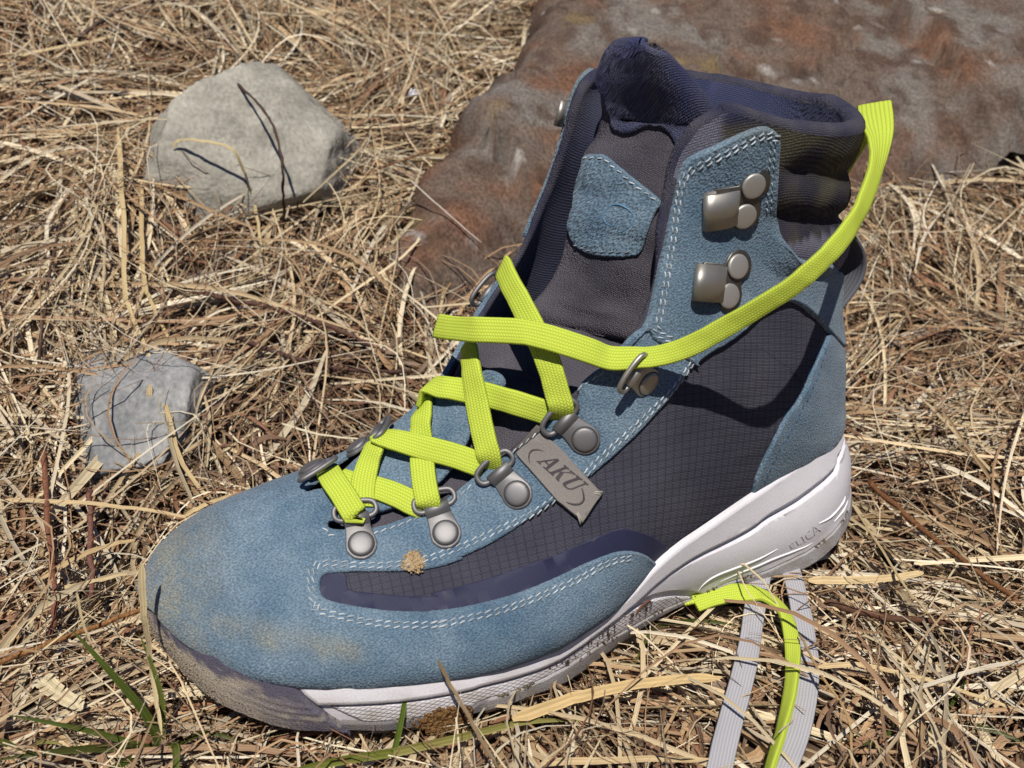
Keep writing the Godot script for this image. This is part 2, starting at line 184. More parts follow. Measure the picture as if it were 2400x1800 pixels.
func dense(tab: Array, w: int, n: int) -> Array[PackedFloat32Array]:
	var m := tab.size() / w
	var out: Array[PackedFloat32Array] = []
	for k in n + 1:
		var s := float(k) / n * (m - 1)
		var i := mini(int(s), m - 2)
		var f := s - i
		var r := PackedFloat32Array()
		for j in w:
			var p1: float = tab[i * w + j]
			var p2: float = tab[(i + 1) * w + j]
			var p0: float = tab[(i - 1) * w + j] if i > 0 else 2.0 * p1 - p2
			var p3: float = tab[(i + 2) * w + j] if i < m - 2 else 2.0 * p2 - p1
			r.append(cr4(p0, p1, p2, p3, f))
		out.append(r)
	return out

func prepare_tables() -> void:
	rows = dense(TAB, 7, 1024)
	ttab = dense(TONGUE, 6, 256)
	S_f = upper
	T_f = tongue
	W_f = sole_wall

func lut(tab: Array, x: float) -> float:
	var n := tab.size() / 2
	if x <= tab[0]: return tab[1]
	for i in range(1, n):
		if x <= tab[i * 2]:
			var a: float = tab[i * 2 - 2]
			var t: float = (x - a) / (tab[i * 2] - a)
			return lerpf(tab[i * 2 - 1], tab[i * 2 + 1], t)
	return tab[n * 2 - 1]

func upper0(u: float, v: float) -> Vector3:
	var s := clampf(u, 0.0, 1.0) * 1024.0
	var i := mini(int(s), 1023)
	var f := s - i
	var a: PackedFloat32Array = rows[i]
	var b: PackedFloat32Array = rows[i + 1]
	var w := minf(absf(v), 1.0)
	var n := pow(w, 1.6)
	var th := PI * n / (n + pow(1.0 - w, 1.3))
	var c := cos(th)
	var t := (1.0 - c) * 0.5
	var h := lerpf(a[4], b[4], f) * pow(maxf(sin(th), 0.0), lerpf(a[5], b[5], f)) * (1.0 - lerpf(a[6], b[6], f) * c)
	var fx := lerpf(a[0], b[0], f)
	var fy := lerpf(a[1], b[1], f)
	return Vector3(fx + (lerpf(a[2], b[2], f) - fx) * t, fy + (lerpf(a[3], b[3], f) - fy) * t, h if v >= 0.0 else -h)

# the padded collar has three horizontal rolls behind the ankle panel
func roll(p: Vector3, v: float) -> float:
	var w := absf(v)
	var k := smoothstep(0.53, 0.575, w) if v > 0.0 else smoothstep(0.42, 0.55, w)
	var t := p.y + 0.17 * (p.x - 213.0)
	if t < 141.0: return 0.0
	var r := 0.0
	if t > 177.0: r = 5.0 * pow(absf(sin(PI * clampf((t - 177.0) / 30.0, 0.0, 1.0))), 0.55) - 2.8
	elif t > 161.0: r = 4.4 * pow(absf(sin(PI * (t - 161.0) / 16.0)), 0.55) - 2.8
	else: r = 3.8 * pow(absf(sin(PI * (t - 141.0) / 20.0)), 0.55) - 2.8 * smoothstep(146.0, 161.0, t)
	return r * k

func frame(f: Callable, u: float, v: float, e := 0.003) -> Array:
	var du: Vector3 = f.call(u + e, v) - f.call(u - e, v)
	var dv: Vector3 = f.call(u, v + e) - f.call(u, v - e)
	var n := -du.cross(dv).normalized()
	return [du / (2.0 * e), dv / (2.0 * e), n]

func upper(u: float, v: float) -> Vector3:
	var p := upper0(u, v)
	if u > 0.80 and absf(v) > 0.4:
		var r := roll(p, v)
		if r != 0.0: p += un(u, v) * r
	# nothing sewn is perfectly fair: shallow dents and swellings
	p += un(u, v) * (0.9 * n_low.get_noise_3d(p.x * 0.018 + 4.0, p.y * 0.018, p.z * 0.018) + 0.45 * n_mid.get_noise_3d(p.x * 0.06, p.y * 0.06, p.z * 0.06 + 9.0))
	return p

func un(u: float, v: float) -> Vector3:
	var e := 0.004
	var du := upper0(minf(u + e, 1.0), v) - upper0(maxf(u - e, 0.0), v)
	var vv := clampf(v, -1.0 + e, 1.0 - e)
	var dv := upper0(u, vv + e) - upper0(u, vv - e)
	return -du.cross(dv).normalized()

func tongue(a: float, b: float) -> Vector3:
	var s := clampf(a, 0.0, 1.0) * 256.0
	var i := mini(int(s), 255)
	var f := s - i
	var r0: PackedFloat32Array = ttab[i]
	var r1: PackedFloat32Array = ttab[i + 1]
	var l := Vector3(lerpf(r0[0], r1[0], f), lerpf(r0[1], r1[1], f), lerpf(r0[2], r1[2], f))
	var r := Vector3(lerpf(r0[3], r1[3], f), lerpf(r0[4], r1[4], f), lerpf(r0[5], r1[5], f))
	var i0 := clampi(i - 5, 0, 256)
	var i1 := clampi(i + 6, 0, 256)
	var q0: PackedFloat32Array = ttab[i0]
	var q1: PackedFloat32Array = ttab[i1]
	var up := Vector3(q1[0] + q1[3] - q0[0] - q0[3], q1[1] + q1[4] - q0[1] - q0[4], q1[2] + q1[5] - q0[2] - q0[5])
	var ac := r - l
	var n := ac.cross(up).normalized()
	if n.dot(Vector3(-1, 0.3, 0.5)) < 0.0: n = -n
	var th := lut([0.0, 1.5, 0.25, 3.0, 0.4, 6.0, 0.6, 8.0, 0.86, 8.5, 0.92, 7.7, 0.96, 5.9, 0.985, 3.5, 1.0, 0.3], a)
	return l + ac * (0.5 + 0.5 * sin(b * PI * 0.5)) + n * (th + (1.2 * n_mid.get_noise_2d(a * 14.0, b * 0.7) + 0.9 * n_low.get_noise_2d(a * 5.0, b * 1.5 + 7.0)) * smoothstep(0.85, 0.6, a)) * pow(maxf(cos(b * PI * 0.5), 0.0), 0.7)

func ring(tab: Array, s: float) -> Vector3:
	var t := clampf(absf(s), 0.0, 1.0) * 40.0
	var i := mini(int(t), 39)
	var f := t - i
	return Vector3(lerpf(tab[i * 3], tab[i * 3 + 3], f), lerpf(tab[i * 3 + 1], tab[i * 3 + 4], f), lerpf(tab[i * 3 + 2], tab[i * 3 + 5], f))

func sole_wall(s: float, w: float) -> Vector3:
	var a := ring(TOPR, s)
	var b := ring(BOTR, s)
	var d := ring(TOPR, minf(absf(s) + 0.012, 1.0)) - ring(TOPR, maxf(absf(s) - 0.012, 0.0))
	var n := Vector3(-d.z, 0, d.x).normalized()
	var p := a + (b - a) * w + n * (-0.4 - 1.2 * w + 1.2 * sin(PI * clampf(w, 0.0, 1.0)))
	if s < 0.0: p.z = -p.z
	return p

# ---------------------------------------------------------------- mesh helpers
func umax(w: float) -> float:
	return lut([0.0, 0.975, 0.1, 0.974, 0.2, 0.981, 0.35, 0.991, 0.5, 0.998, 0.6, 0.995, 0.75, 0.9945, 0.9, 0.9935, 1.0, 0.993], w)

func pts2(a: Array) -> PackedVector2Array:
	var o := PackedVector2Array()
	for i in range(0, a.size() - 1, 2): o.append(Vector2(a[i], a[i + 1]))
	return o

func pts3(a: Array, stride := 3, off := 0) -> PackedVector3Array:
	var o := PackedVector3Array()
	for i in range(0, a.size() - stride + 1, stride): o.append(Vector3(a[i + off], a[i + off + 1], a[i + off + 2]))
	return o

func chaikin(p: PackedVector2Array, times := 1, closed := true) -> PackedVector2Array:
	for t in times:
		var o := PackedVector2Array()
		var n := p.size()
		if not closed: o.append(p[0])
		for i in (n if closed else n - 1):
			var a := p[i]
			var b := p[(i + 1) % n]
			o.append(a.lerp(b, 0.25)); o.append(a.lerp(b, 0.75))
		if not closed: o.append(p[n - 1])
		p = o
	return p

func spline3(p: PackedVector3Array, per := 6) -> PackedVector3Array:
	var o := PackedVector3Array()
	var n := p.size()
	for i in n - 1:
		var p0 := p[maxi(i - 1, 0)]
		var p3 := p[mini(i + 2, n - 1)]
		for k in per:
			o.append(p[i].cubic_interpolate(p[i + 1], p0, p3, float(k) / per))
	o.append(p[n - 1])
	return o

# points along a 2-D path on a surface, evenly spaced in millimetres
func walk(f: Callable, path: PackedVector2Array, step: float) -> PackedVector2Array:
	var o := PackedVector2Array()
	var carry := 0.0
	for i in path.size() - 1:
		var a := path[i]
		var b := path[i + 1]
		var l: float = (f.call(b.x, b.y) - f.call(a.x, a.y)).length()
		var t := carry
		while t < l:
			o.append(a.lerp(b, t / maxf(l, 0.0001)))
			t += step
		carry = t - l
	return o

func tri(st: SurfaceTool, a: Vector3, b: Vector3, c: Vector3, n: Vector3, ua := Vector2.ZERO, ub := Vector2.ZERO, uc := Vector2.ZERO, ca := Color.WHITE, cb := Color.WHITE, cc := Color.WHITE) -> void:
	if (b - a).cross(c - a).dot(n) > 0.0:
		var t := b; b = c; c = t
		var u := ub; ub = uc; uc = u
		var k := cb; cb = cc; cc = k
	st.set_color(ca); st.set_uv(ua); st.add_vertex(a * MM)
	st.set_color(cb); st.set_uv(ub); st.add_vertex(b * MM)
	st.set_color(cc); st.set_uv(uc); st.add_vertex(c * MM)

func begin() -> SurfaceTool:
	var st := SurfaceTool.new()
	st.begin(Mesh.PRIMITIVE_TRIANGLES)
	st.set_smooth_group(0)
	return st

func finish(st: SurfaceTool, tangents := false) -> ArrayMesh:
	st.generate_normals()
	if tangents: st.generate_tangents()
	st.index()
	return st.commit()

func fabric_uv(p: Vector3) -> Vector2:
	return Vector2(p.x, p.y - p.z) / 40.0

# A piece of material laid on a surface: outline in the surface's own coordinates, thickness h, rounded edge.
func patch(f: Callable, outline: PackedVector2Array, h: float, bevel: float, du: float, dv: float, col: Callable, base := -0.4, bump := flat0) -> ArrayMesh:
	var st := begin()
	if Geometry2D.is_polygon_clockwise(outline): outline.reverse()
	# resample the outline
	var o := PackedVector2Array()
	var n := outline.size()
	for i in n:
		var a := outline[i]
		var b := outline[(i + 1) % n]
		var k := maxi(1, int(ceil(maxf(absf(b.x - a.x) / du, absf(b.y - a.y) / dv))))
		for j in k: o.append(a.lerp(b, float(j) / k))
	n = o.size()
	var ins := PackedVector2Array()
	var P0 := PackedVector3Array()
	var N0 := PackedVector3Array()
	for i in n:
		var fr := frame(f, o[i].x, o[i].y)
		P0.append(f.call(o[i].x, o[i].y)); N0.append(fr[2])
	for i in n:
		var fr := frame(f, o[i].x, o[i].y)
		var tg := (P0[(i + 1) % n] - P0[(i + n - 1) % n]).normalized()
		var inw: Vector3 = fr[2].cross(tg).normalized()
		# into surface coordinates
		var a: Vector3 = fr[0]
		var b: Vector3 = fr[1]
		var aa := a.dot(a); var bb := b.dot(b); var ab := a.dot(b)
		var det := aa * bb - ab * ab
		if det < 1.0: det = 1.0
		var ra := a.dot(inw); var rb := b.dot(inw)
		var d := Vector2((ra * bb - rb * ab) / det, (rb * aa - ra * ab) / det) * bevel
		var q := o[i] + d
		if not Geometry2D.is_point_in_polygon(q, o):
			q = o[i] - d
			if not Geometry2D.is_point_in_polygon(q, o): q = o[i]
		ins.append(q)
	# edge: three rows
	var ring1 := PackedVector3Array(); var ring2 := PackedVector3Array(); var ring3 := PackedVector3Array()
	var R0 := PackedVector3Array()
	for i in n:
		var nn: Vector3 = frame(f, ins[i].x, ins[i].y)[2]
		R0.append(f.call(ins[i].x, ins[i].y) + nn * (h + (bump.call(ins[i].x, ins[i].y) if bump != flat0 else 0.0)))
		ring1.append(P0[i].lerp(f.call(ins[i].x, ins[i].y), 0.3) + N0[i] * h * 0.86)
		ring2.append(P0[i] + N0[i] * h * 0.45)
		ring3.append(P0[i] + N0[i] * base)
	for i in n:
		var j := (i + 1) % n
		var out: Vector3 = P0[i] - f.call(ins[i].x, ins[i].y)
		if out.length() < 0.001: out = N0[i]
		var R := [R0, ring1, ring2, ring3]
		for k in 3:
			var a: Vector3 = R[k][i]; var b: Vector3 = R[k][j]; var c: Vector3 = R[k + 1][j]; var d: Vector3 = R[k + 1][i]
			var nr := N0[i] * (1.0 if k == 0 else 0.15) + out.normalized()
			var ca: Color = col.call(a, ins[i]); var cb: Color = col.call(b, ins[j])
			tri(st, a, b, c, nr, fabric_uv(a), fabric_uv(b), fabric_uv(c), ca, cb, cb)
			tri(st, a, c, d, nr, fabric_uv(a), fabric_uv(c), fabric_uv(d), ca, cb, ca)
	# top
	var lo := ins[0]; var hi := ins[0]
	for q in ins: lo = lo.min(q); hi = hi.max(q)
	var cache := {}
	var nu := int(ceil((hi.x - lo.x) / du)); var nv := int(ceil((hi.y - lo.y) / dv))
	var big := PackedVector2Array()
	for q in ins: big.append(q * 100.0)
	for i in nu:
		var x0 := lo.x + i * du
		var strip := PackedVector2Array([Vector2(x0, lo.y - 0.01) * 100.0, Vector2(x0 + du, lo.y - 0.01) * 100.0, Vector2(x0 + du, hi.y + 0.01) * 100.0, Vector2(x0, hi.y + 0.01) * 100.0])
		for sp in Geometry2D.intersect_polygons(big, strip):
			var ya := 1e9; var yb := -1e9
			for q in sp: ya = minf(ya, q.y); yb = maxf(yb, q.y)
			for j in nv:
				var y0 := (lo.y + j * dv) * 100.0
				var y1 := y0 + dv * 100.0
				if y1 < ya or y0 > yb: continue
				var cell := PackedVector2Array([Vector2(x0 * 100.0, y0), Vector2((x0 + du) * 100.0, y0), Vector2((x0 + du) * 100.0, y1), Vector2(x0 * 100.0, y1)])
				for c in Geometry2D.intersect_polygons(sp, cell):
					if c.size() < 3: continue
					var idx: PackedInt32Array
					if c.size() == 3: idx = PackedInt32Array([0, 1, 2])
					elif c.size() == 4: idx = PackedInt32Array([0, 1, 2, 0, 2, 3])
					else: idx = Geometry2D.triangulate_polygon(c)
					for t in range(0, idx.size(), 3):
						var V := []
						for e in 3:
							var q := c[idx[t + e]]
							var key := Vector2i(int(round(q.x * 2000.0)), int(round(q.y * 2000.0)))
							if not cache.has(key):
								var uv := q / 100.0
								var nn: Vector3 = frame(f, uv.x, uv.y)[2]
								var p: Vector3 = f.call(uv.x, uv.y) + nn * (h + (bump.call(uv.x, uv.y) if bump != flat0 else 0.0))
								cache[key] = [p, nn, col.call(p, uv), fabric_uv(p)]
							V.append(cache[key])
						tri(st, V[0][0], V[1][0], V[2][0], V[0][1], V[0][3], V[1][3], V[2][3], V[0][2], V[1][2], V[2][2])
	return finish(st)

# a grid of points as a sheet
func sheet(g: Array, st: SurfaceTool, inside: Vector3, col: Callable, flip := 0, closed := false) -> void:
	var n := g.size()
	for i in (n if closed else n - 1):
		var r0: PackedVector3Array = g[i]
		var r1: PackedVector3Array = g[(i + 1) % n]
		for j in r0.size() - 1:
			var a := r0[j]; var b := r1[j]; var c := r1[j + 1]; var d := r0[j + 1]
			var ca: Color = col.call(a, Vector2.ZERO); var cb: Color = col.call(b, Vector2.ZERO)
			var cc: Color = col.call(c, Vector2.ZERO); var cd: Color = col.call(d, Vector2.ZERO)
			var n0 := (c - a).cross(d - b)
			if flip == 0:
				if n0.dot((a + c) * 0.5 - inside) < 0.0: n0 = -n0
			else: n0 *= flip
			tri(st, a, b, c, n0, fabric_uv(a), fabric_uv(b), fabric_uv(c), ca, cb, cc)
			tri(st, a, c, d, n0, fabric_uv(a), fabric_uv(c), fabric_uv(d), ca, cc, cd)

func tube(st: SurfaceTool, p: PackedVector3Array, r: Callable, sides := 8, col := Color.WHITE, closed := false, cap := true) -> void:
	var n := p.size()
	var rings := []
	var ref := Vector3.UP
	for i in n:
		var a := p[(i + n - 1) % n] if closed else p[maxi(i - 1, 0)]
		var b := p[(i + 1) % n] if closed else p[mini(i + 1, n - 1)]
		var t := (b - a).normalized()
		if i == 0 and absf(t.dot(ref)) > 0.9: ref = Vector3.RIGHT
		ref = (ref - t * ref.dot(t)).normalized()
		var bi := t.cross(ref)
		var rr: float = r.call(float(i) / maxf(n - 1, 1))
		var ring_p := PackedVector3Array()
		for k in sides:
			var an := TAU * k / sides
			ring_p.append(p[i] + (ref * cos(an) + bi * sin(an)) * rr)
		rings.append(ring_p)
	for i in (n if closed else n - 1):
		var i2 := (i + 1) % n
		for k in sides:
			var k2 := (k + 1) % sides
			var a: Vector3 = rings[i][k]; var b: Vector3 = rings[i2][k]; var c: Vector3 = rings[i2][k2]; var d: Vector3 = rings[i][k2]
			var nn := (a + c) * 0.5 - (p[i] + p[i2]) * 0.5
			tri(st, a, b, c, nn, Vector2.ZERO, Vector2.ZERO, Vector2.ZERO, col, col, col)
			tri(st, a, c, d, nn, Vector2.ZERO, Vector2.ZERO, Vector2.ZERO, col, col, col)
	if cap and not closed:
		for e in [0, n - 1]:
			var out := (p[0] - p[1]) if e == 0 else (p[n - 1] - p[n - 2])
			for k in range(1, sides - 1):
				tri(st, rings[e][0], rings[e][k], rings[e][k + 1], out, Vector2.ZERO, Vector2.ZERO, Vector2.ZERO, col, col, col)

# a woven flat lace: w wide, t thick, nrm = which way its flat side looks; u across, v along in the texture
func ribbon(p: PackedVector3Array, nrm: PackedVector3Array, wid: Callable, t: float, w_full: float) -> ArrayMesh:
	var st := begin()
	var prof := [Vector2(-1, 0), Vector2(-0.94, 0.62), Vector2(-0.8, 0.95), Vector2(-0.4, 1), Vector2(0, 1), Vector2(0.4, 1), Vector2(0.8, 0.95), Vector2(0.94, 0.62), Vector2(1, 0), Vector2(0.94, -0.62), Vector2(0.8, -0.95), Vector2(0, -1), Vector2(-0.8, -0.95), Vector2(-0.94, -0.62)]
	var np := prof.size()
	var len := 0.0
	var R := []; var U := []; var Nn := []
	for i in p.size():
		if i > 0: len += p[i].distance_to(p[i - 1])
		var tg := (p[mini(i + 1, p.size() - 1)] - p[maxi(i - 1, 0)]).normalized()
		var nn := (nrm[i] - tg * nrm[i].dot(tg)).normalized()
		var side := tg.cross(nn)
		var hw: float = wid.call(float(i) / (p.size() - 1)) * 0.5
		var rr := PackedVector3Array(); var uu := PackedVector2Array(); var ns := PackedVector3Array()
		for k in np + 1:
			var q: Vector2 = prof[k % np]
			rr.append(p[i] + side * q.x * hw + nn * q.y * t * 0.5)
			var across := (q.x * 0.5 + 0.5)
			uu.append(Vector2(across, len / w_full))
			ns.append(side * q.x + nn * q.y * 0.6)
		R.append(rr); U.append(uu); Nn.append(ns)
	for i in p.size() - 1:
		for k in np:
			tri(st, R[i][k], R[i + 1][k], R[i + 1][k + 1], Nn[i][k] + Nn[i][k + 1], U[i][k], U[i + 1][k], U[i + 1][k + 1])
			tri(st, R[i][k], R[i + 1][k + 1], R[i][k + 1], Nn[i][k] + Nn[i][k + 1], U[i][k], U[i + 1][k + 1], U[i][k + 1])
	for e in [0, p.size() - 1]:
		var out := (p[0] - p[1]) if e == 0 else (p[e] - p[e - 1])
		for k in range(1, np - 1): tri(st, R[e][0], R[e][k], R[e][k + 1], out, U[e][0], U[e][k], U[e][k + 1])
	return finish(st)

func box_into(st: SurfaceTool, x: Transform3D, s: Vector3, col: Color) -> void:
	var c := []
	for i in 8: c.append(x * (Vector3(s.x if i & 1 else -s.x, s.y if i & 2 else -s.y, s.z if i & 4 else -s.z) * 0.5))
	for q in [[0, 1, 3, 2], [4, 5, 7, 6], [0, 1, 5, 4], [2, 3, 7, 6], [0, 2, 6, 4], [1, 3, 7, 5]]:
		var nn: Vector3 = (c[q[0]] + c[q[2]]) * 0.5 - x.origin
		tri(st, c[q[0]], c[q[1]], c[q[2]], nn, Vector2.ZERO, Vector2.ZERO, Vector2.ZERO, col, col, col)
		tri(st, c[q[0]], c[q[2]], c[q[3]], nn, Vector2.ZERO, Vector2.ZERO, Vector2.ZERO, col, col, col)

func flat0(_a, _b): return 0.0

# ---------------------------------------------------------------- materials
func lin(r: float, g: float, b: float) -> Color:
	return Color(r / 255.0, g / 255.0, b / 255.0).srgb_to_linear()

func picture(w: int, h: int, fn: Callable) -> Image:
	var im := Image.create(w, h, false, Image.FORMAT_RGB8)
	for y in h:
		for x in w:
			var k: float = clampf(fn.call((x + 0.5) / w, (y + 0.5) / h), 0.0, 1.0)
			im.set_pixel(x, y, Color(k, k, k))
	return im

func noise_picture(size: int, freq: float, seed_n: int, lo: float, hi: float, oct := 3, kind := FastNoiseLite.TYPE_SIMPLEX_SMOOTH) -> Image:
	var n := FastNoiseLite.new()
	n.seed = seed_n; n.frequency = freq; n.fractal_octaves = oct; n.noise_type = kind
	var g := n.get_seamless_image(size, size)
	g.convert(Image.FORMAT_RGB8)
	if lo == 0.0 and hi == 1.0: return g
	for y in size:
		for x in size:
			var k := lerpf(lo, hi, g.get_pixel(x, y).r)
			g.set_pixel(x, y, Color(k, k, k))
	return g

func as_tex(im: Image) -> ImageTexture:
	return ImageTexture.create_from_image(im)

func as_normal(im: Image, strength: float) -> ImageTexture:
	var c: Image = im.duplicate()
	c.bump_map_to_normal_map(strength)
	return ImageTexture.create_from_image(c)

func cloth(albedo: Image, relief: Image, strength: float, scale: float, rough := 0.95) -> StandardMaterial3D:
	var m := StandardMaterial3D.new()
	m.vertex_color_use_as_albedo = true
	m.roughness = rough
	m.metallic_specular = 0.25
	if albedo: m.albedo_texture = as_tex(albedo)
	if relief:
		m.normal_enabled = true
		m.normal_texture = as_normal(relief, strength)
		m.normal_scale = 1.0
	m.uv1_scale = Vector3(scale, scale, 1)
	return m

func plain(c: Color, rough: float, metal := 0.0) -> StandardMaterial3D:
	var m := StandardMaterial3D.new()
	m.albedo_color = c.linear_to_srgb()
	m.roughness = rough
	m.metallic = metal
	return m

func knit(u: float, v: float) -> float:
	# rows of small loops, a ladder line every sixth column
	var c := u * 18.0; var r := v * 20.0
	var row := floorf(r)
	var x := fposmod(c + (0.5 if int(row) % 2 == 0 else 0.0), 1.0) - 0.5
	var y := fposmod(r, 1.0) - 0.5
	var k := clampf(1.15 - 2.3 * sqrt(x * x * 0.8 + y * y * 1.3), 0.0, 1.0)
	var rib := fposmod(u * 4.0, 1.0)
	if rib < 0.16 and fposmod(v * 8.0 + floorf(u * 4.0) * 0.37, 1.0) < 0.8: k *= 0.1
	if fposmod(v * 4.0, 1.0) < 0.12: k *= 0.35
	return 0.1 + 0.9 * k * (0.75 + 0.5 * n_fine.get_noise_2d(u * 40.0, v * 40.0))

func ribbed(u: float, v: float) -> float:
	var r := v * 18.0
	var x := fposmod(u * 26.0 + (0.5 if int(floorf(r)) % 2 == 0 else 0.0), 1.0) - 0.5
	var y := fposmod(r, 1.0) - 0.5
	return clampf((1.0 - 1.5 * absf(y)) * (0.72 + 0.5 * (0.5 - absf(x))) * (0.85 + 0.9 * n_fine.get_noise_2d(u * 30.0, v * 22.0)) + 0.25 * n_mid.get_noise_2d(u * 60.0, v * 60.0), 0.0, 1.0)

func braid(u: float, v: float) -> float:
	# lengthwise plaits, each of slanting stitches that turn about from plait to plait
	var c := u * 8.0
	var k := fposmod(c, 1.0)
	var side := 1.0 if int(floorf(c)) % 2 == 0 else -1.0
	var s := fposmod(v * 9.0 + side * k * 0.6, 1.0)
	var rope := sin(PI * k)
	var stitch := 0.5 + 0.5 * cos(TAU * s)
	return clampf(0.2 + 0.8 * pow(rope, 0.4) * (0.5 + 0.5 * stitch), 0.0, 1.0)

func net(u: float, v: float) -> float:
	var a := absf(fposmod(u * 4.0 + v * 8.0, 1.0) - 0.5)
	var b := absf(fposmod(u * 4.0 - v * 8.0, 1.0) - 0.5)
	return clampf(minf(a, b) * 5.0, 0.0, 1.0)

func shade(im: Image, lo: float, hi: float) -> Image:
	var o: Image = im.duplicate()
	for y in o.get_height():
		for x in o.get_width():
			var k := lerpf(lo, hi, im.get_pixel(x, y).r)
			o.set_pixel(x, y, Color(k, k, k))
	return o

func make_materials() -> void:
	var nap := noise_picture(512, 0.05, 5, 0.0, 1.0, 3)
	M.suede = cloth(shade(nap, 0.6, 1.0), nap, 6.0, 40.0 / 30.0)
	M.suede.rim_enabled = true; M.suede.rim = 0.25
	var kn := picture(256, 256, knit)
	M.knit = cloth(shade(kn, 0.36, 1.0), kn, 7.0, 40.0 / 13.0, 0.9)
	var rb := picture(256, 256, ribbed)
	M.ribbed = cloth(shade(rb, 0.5, 1.0), rb, 4.0, 40.0 / 14.0, 0.95)
	M.collar = cloth(shade(rb, 0.55, 1.0), rb, 2.5, 40.0 / 15.0, 0.95)
	M.lining = cloth(shade(rb, 0.65, 1.0), rb, 2.5, 40.0 / 15.0, 0.95)
	M.lining.rim_enabled = true; M.lining.rim = 0.4
	var br := picture(128, 128, braid)
	M.lace = cloth(shade(br, 0.66, 1.0), br, 3.0, 1.0, 0.85)
	M.lace.vertex_color_use_as_albedo = false
	M.lace.albedo_color = Color(0.77, 0.85, 0.32)
	M.grey_lace = M.lace.duplicate()
	M.grey_lace.albedo_color = Color(0.72, 0.72, 0.75)
	var grain := noise_picture(256, 0.09, 17, 0.0, 1.0, 4)
	M.film = cloth(shade(grain, 0.85, 1.0), grain, 0.4, 40.0 / 22.0, 0.6)
	M.film.metallic_specular = 0.3
	M.rubber = cloth(shade(grain, 0.72, 1.0), grain, 2.0, 40.0 / 20.0, 0.75)
	M.foam = cloth(shade(grain, 0.92, 1.0), grain, 0.5, 40.0 / 26.0, 0.55)
	M.foam.metallic_specular = 0.4
	var nt := picture(256, 256, net)
	M.foam_net = cloth(shade(nt, 0.86, 1.0), nt, 4.0, 40.0 / 13.0, 0.55)
	M.leather = cloth(shade(grain, 0.88, 1.0), grain, 0.6, 40.0 / 20.0, 0.5)
	M.print_dark = plain(lin(62, 58, 62), 0.6)
	M.thread = cloth(null, null, 0.0, 1.0, 0.8)
	M.nickel = plain(lin(128, 128, 131), 0.58, 0.8)
	M.nickel.normal_enabled = true
	M.nickel.normal_texture = as_normal(grain, 0.5)
	M.nickel.uv1_triplanar = true
	M.nickel.uv1_scale = Vector3(90, 90, 90)
	M.nickel_dark = plain(lin(160, 158, 153), 0.46, 0.8)
	M.plate = plain(lin(96, 94, 90), 0.45, 0.8)
	M.bright = plain(lin(172, 171, 168), 0.5, 0.65)
	M.gap = plain(lin(40, 40, 42), 0.8)
	M.dirt = cloth(shade(grain, 0.6, 1.0), grain, 3.0, 40.0 / 12.0, 1.0)
	# ground
	var soil := noise_picture(512, 0.03, 31, 0.45, 1.0, 5)
	M.soil = StandardMaterial3D.new()
	M.soil.albedo_texture = as_tex(soil)
	M.soil.vertex_color_use_as_albedo = true
	M.soil.uv1_triplanar = true; M.soil.uv1_scale = Vector3(9, 9, 9)
	M.soil.roughness = 1.0
	M.soil.normal_enabled = true; M.soil.normal_texture = as_normal(soil, 6.0)
	M.straw = StandardMaterial3D.new()
	M.straw.vertex_color_use_as_albedo = true
	M.straw.roughness = 0.62
	M.straw.metallic_specular = 0.35
	M.straw.backlight_enabled = true
	M.straw.backlight = Color(0.35, 0.35, 0.35)
	var fib := picture(32, 256, straw_fibre)
	M.straw.albedo_texture = as_tex(fib)
	M.leaf = M.straw.duplicate()
	M.leaf.roughness = 0.5
	M.leaf.backlight = Color(0.5, 0.5, 0.5)
	var rk := noise_picture(512, 0.05, 41, 0.0, 1.0, 5)
	M.rock = StandardMaterial3D.new()
	M.rock.albedo_texture = as_tex(shade(noise_picture(512, 0.05, 43, 0.0, 1.0, 5), 0.5, 1.0))
	M.rock.vertex_color_use_as_albedo = true
	M.rock.uv1_triplanar = true; M.rock.uv1_scale = Vector3(14, 14, 14)
	M.rock.roughness = 0.92
	M.rock.metallic_specular = 0.25
	M.rock.normal_enabled = true; M.rock.normal_texture = as_normal(rk, 4.0)
	M.stone = M.rock.duplicate()
	M.stone.albedo_texture = as_tex(shade(grain, 0.72, 1.0))
	M.stone.uv1_scale = Vector3(14, 14, 14)
	M.wood = M.rock.duplicate()
	M.wood.uv1_scale = Vector3(30, 30, 30)

func straw_fibre(u: float, v: float) -> float:
	return 0.86 + 0.10 * sin(u * 31.0) * sin(u * 17.0 + 1.0) + 0.06 * n_mid.get_noise_2d(u * 6.0, v * 9.0) + 0.07 * n_low.get_noise_2d(u * 2.0 + 9.0, v * 5.0)

# ---------------------------------------------------------------- naming
func tag(o: Node3D, label: String, category: String, group := "", kind := "") -> void:
	if label: o.set_meta("label", label)
	if category: o.set_meta("category", category)
	if group: o.set_meta("group", group)
	if kind: o.set_meta("kind", kind)

func part(called: String, mesh: Mesh, mat: Material, parent: Node3D, at := Vector3.ZERO) -> MeshInstance3D:
	var o := MeshInstance3D.new()
	o.name = called
	o.mesh = mesh
	o.material_override = mat
	o.position = at
	parent.add_child(o, true)
	return o

func thing(called: String, at := Vector3.ZERO) -> Node3D:
	var o := Node3D.new()
	o.name = called
	o.position = at
	add_child(o, true)
	return o

# ---------------------------------------------------------------- the boot
const BASE := Vector3(0.15, 0.0, 0.0)
var boot: Node3D

func bpart(called: String, mesh: Mesh, mat: Material, parent: Node3D = null) -> MeshInstance3D:
	return part(called, mesh, mat, boot if parent == null else parent, -BASE if parent == null else Vector3.ZERO)

func seg_dist(p: Vector3, a: Vector3, b: Vector3) -> float:
	var d := b - a
	return p.distance_to(a + d * clampf((p - a).dot(d) / d.length_squared(), 0.0, 1.0))

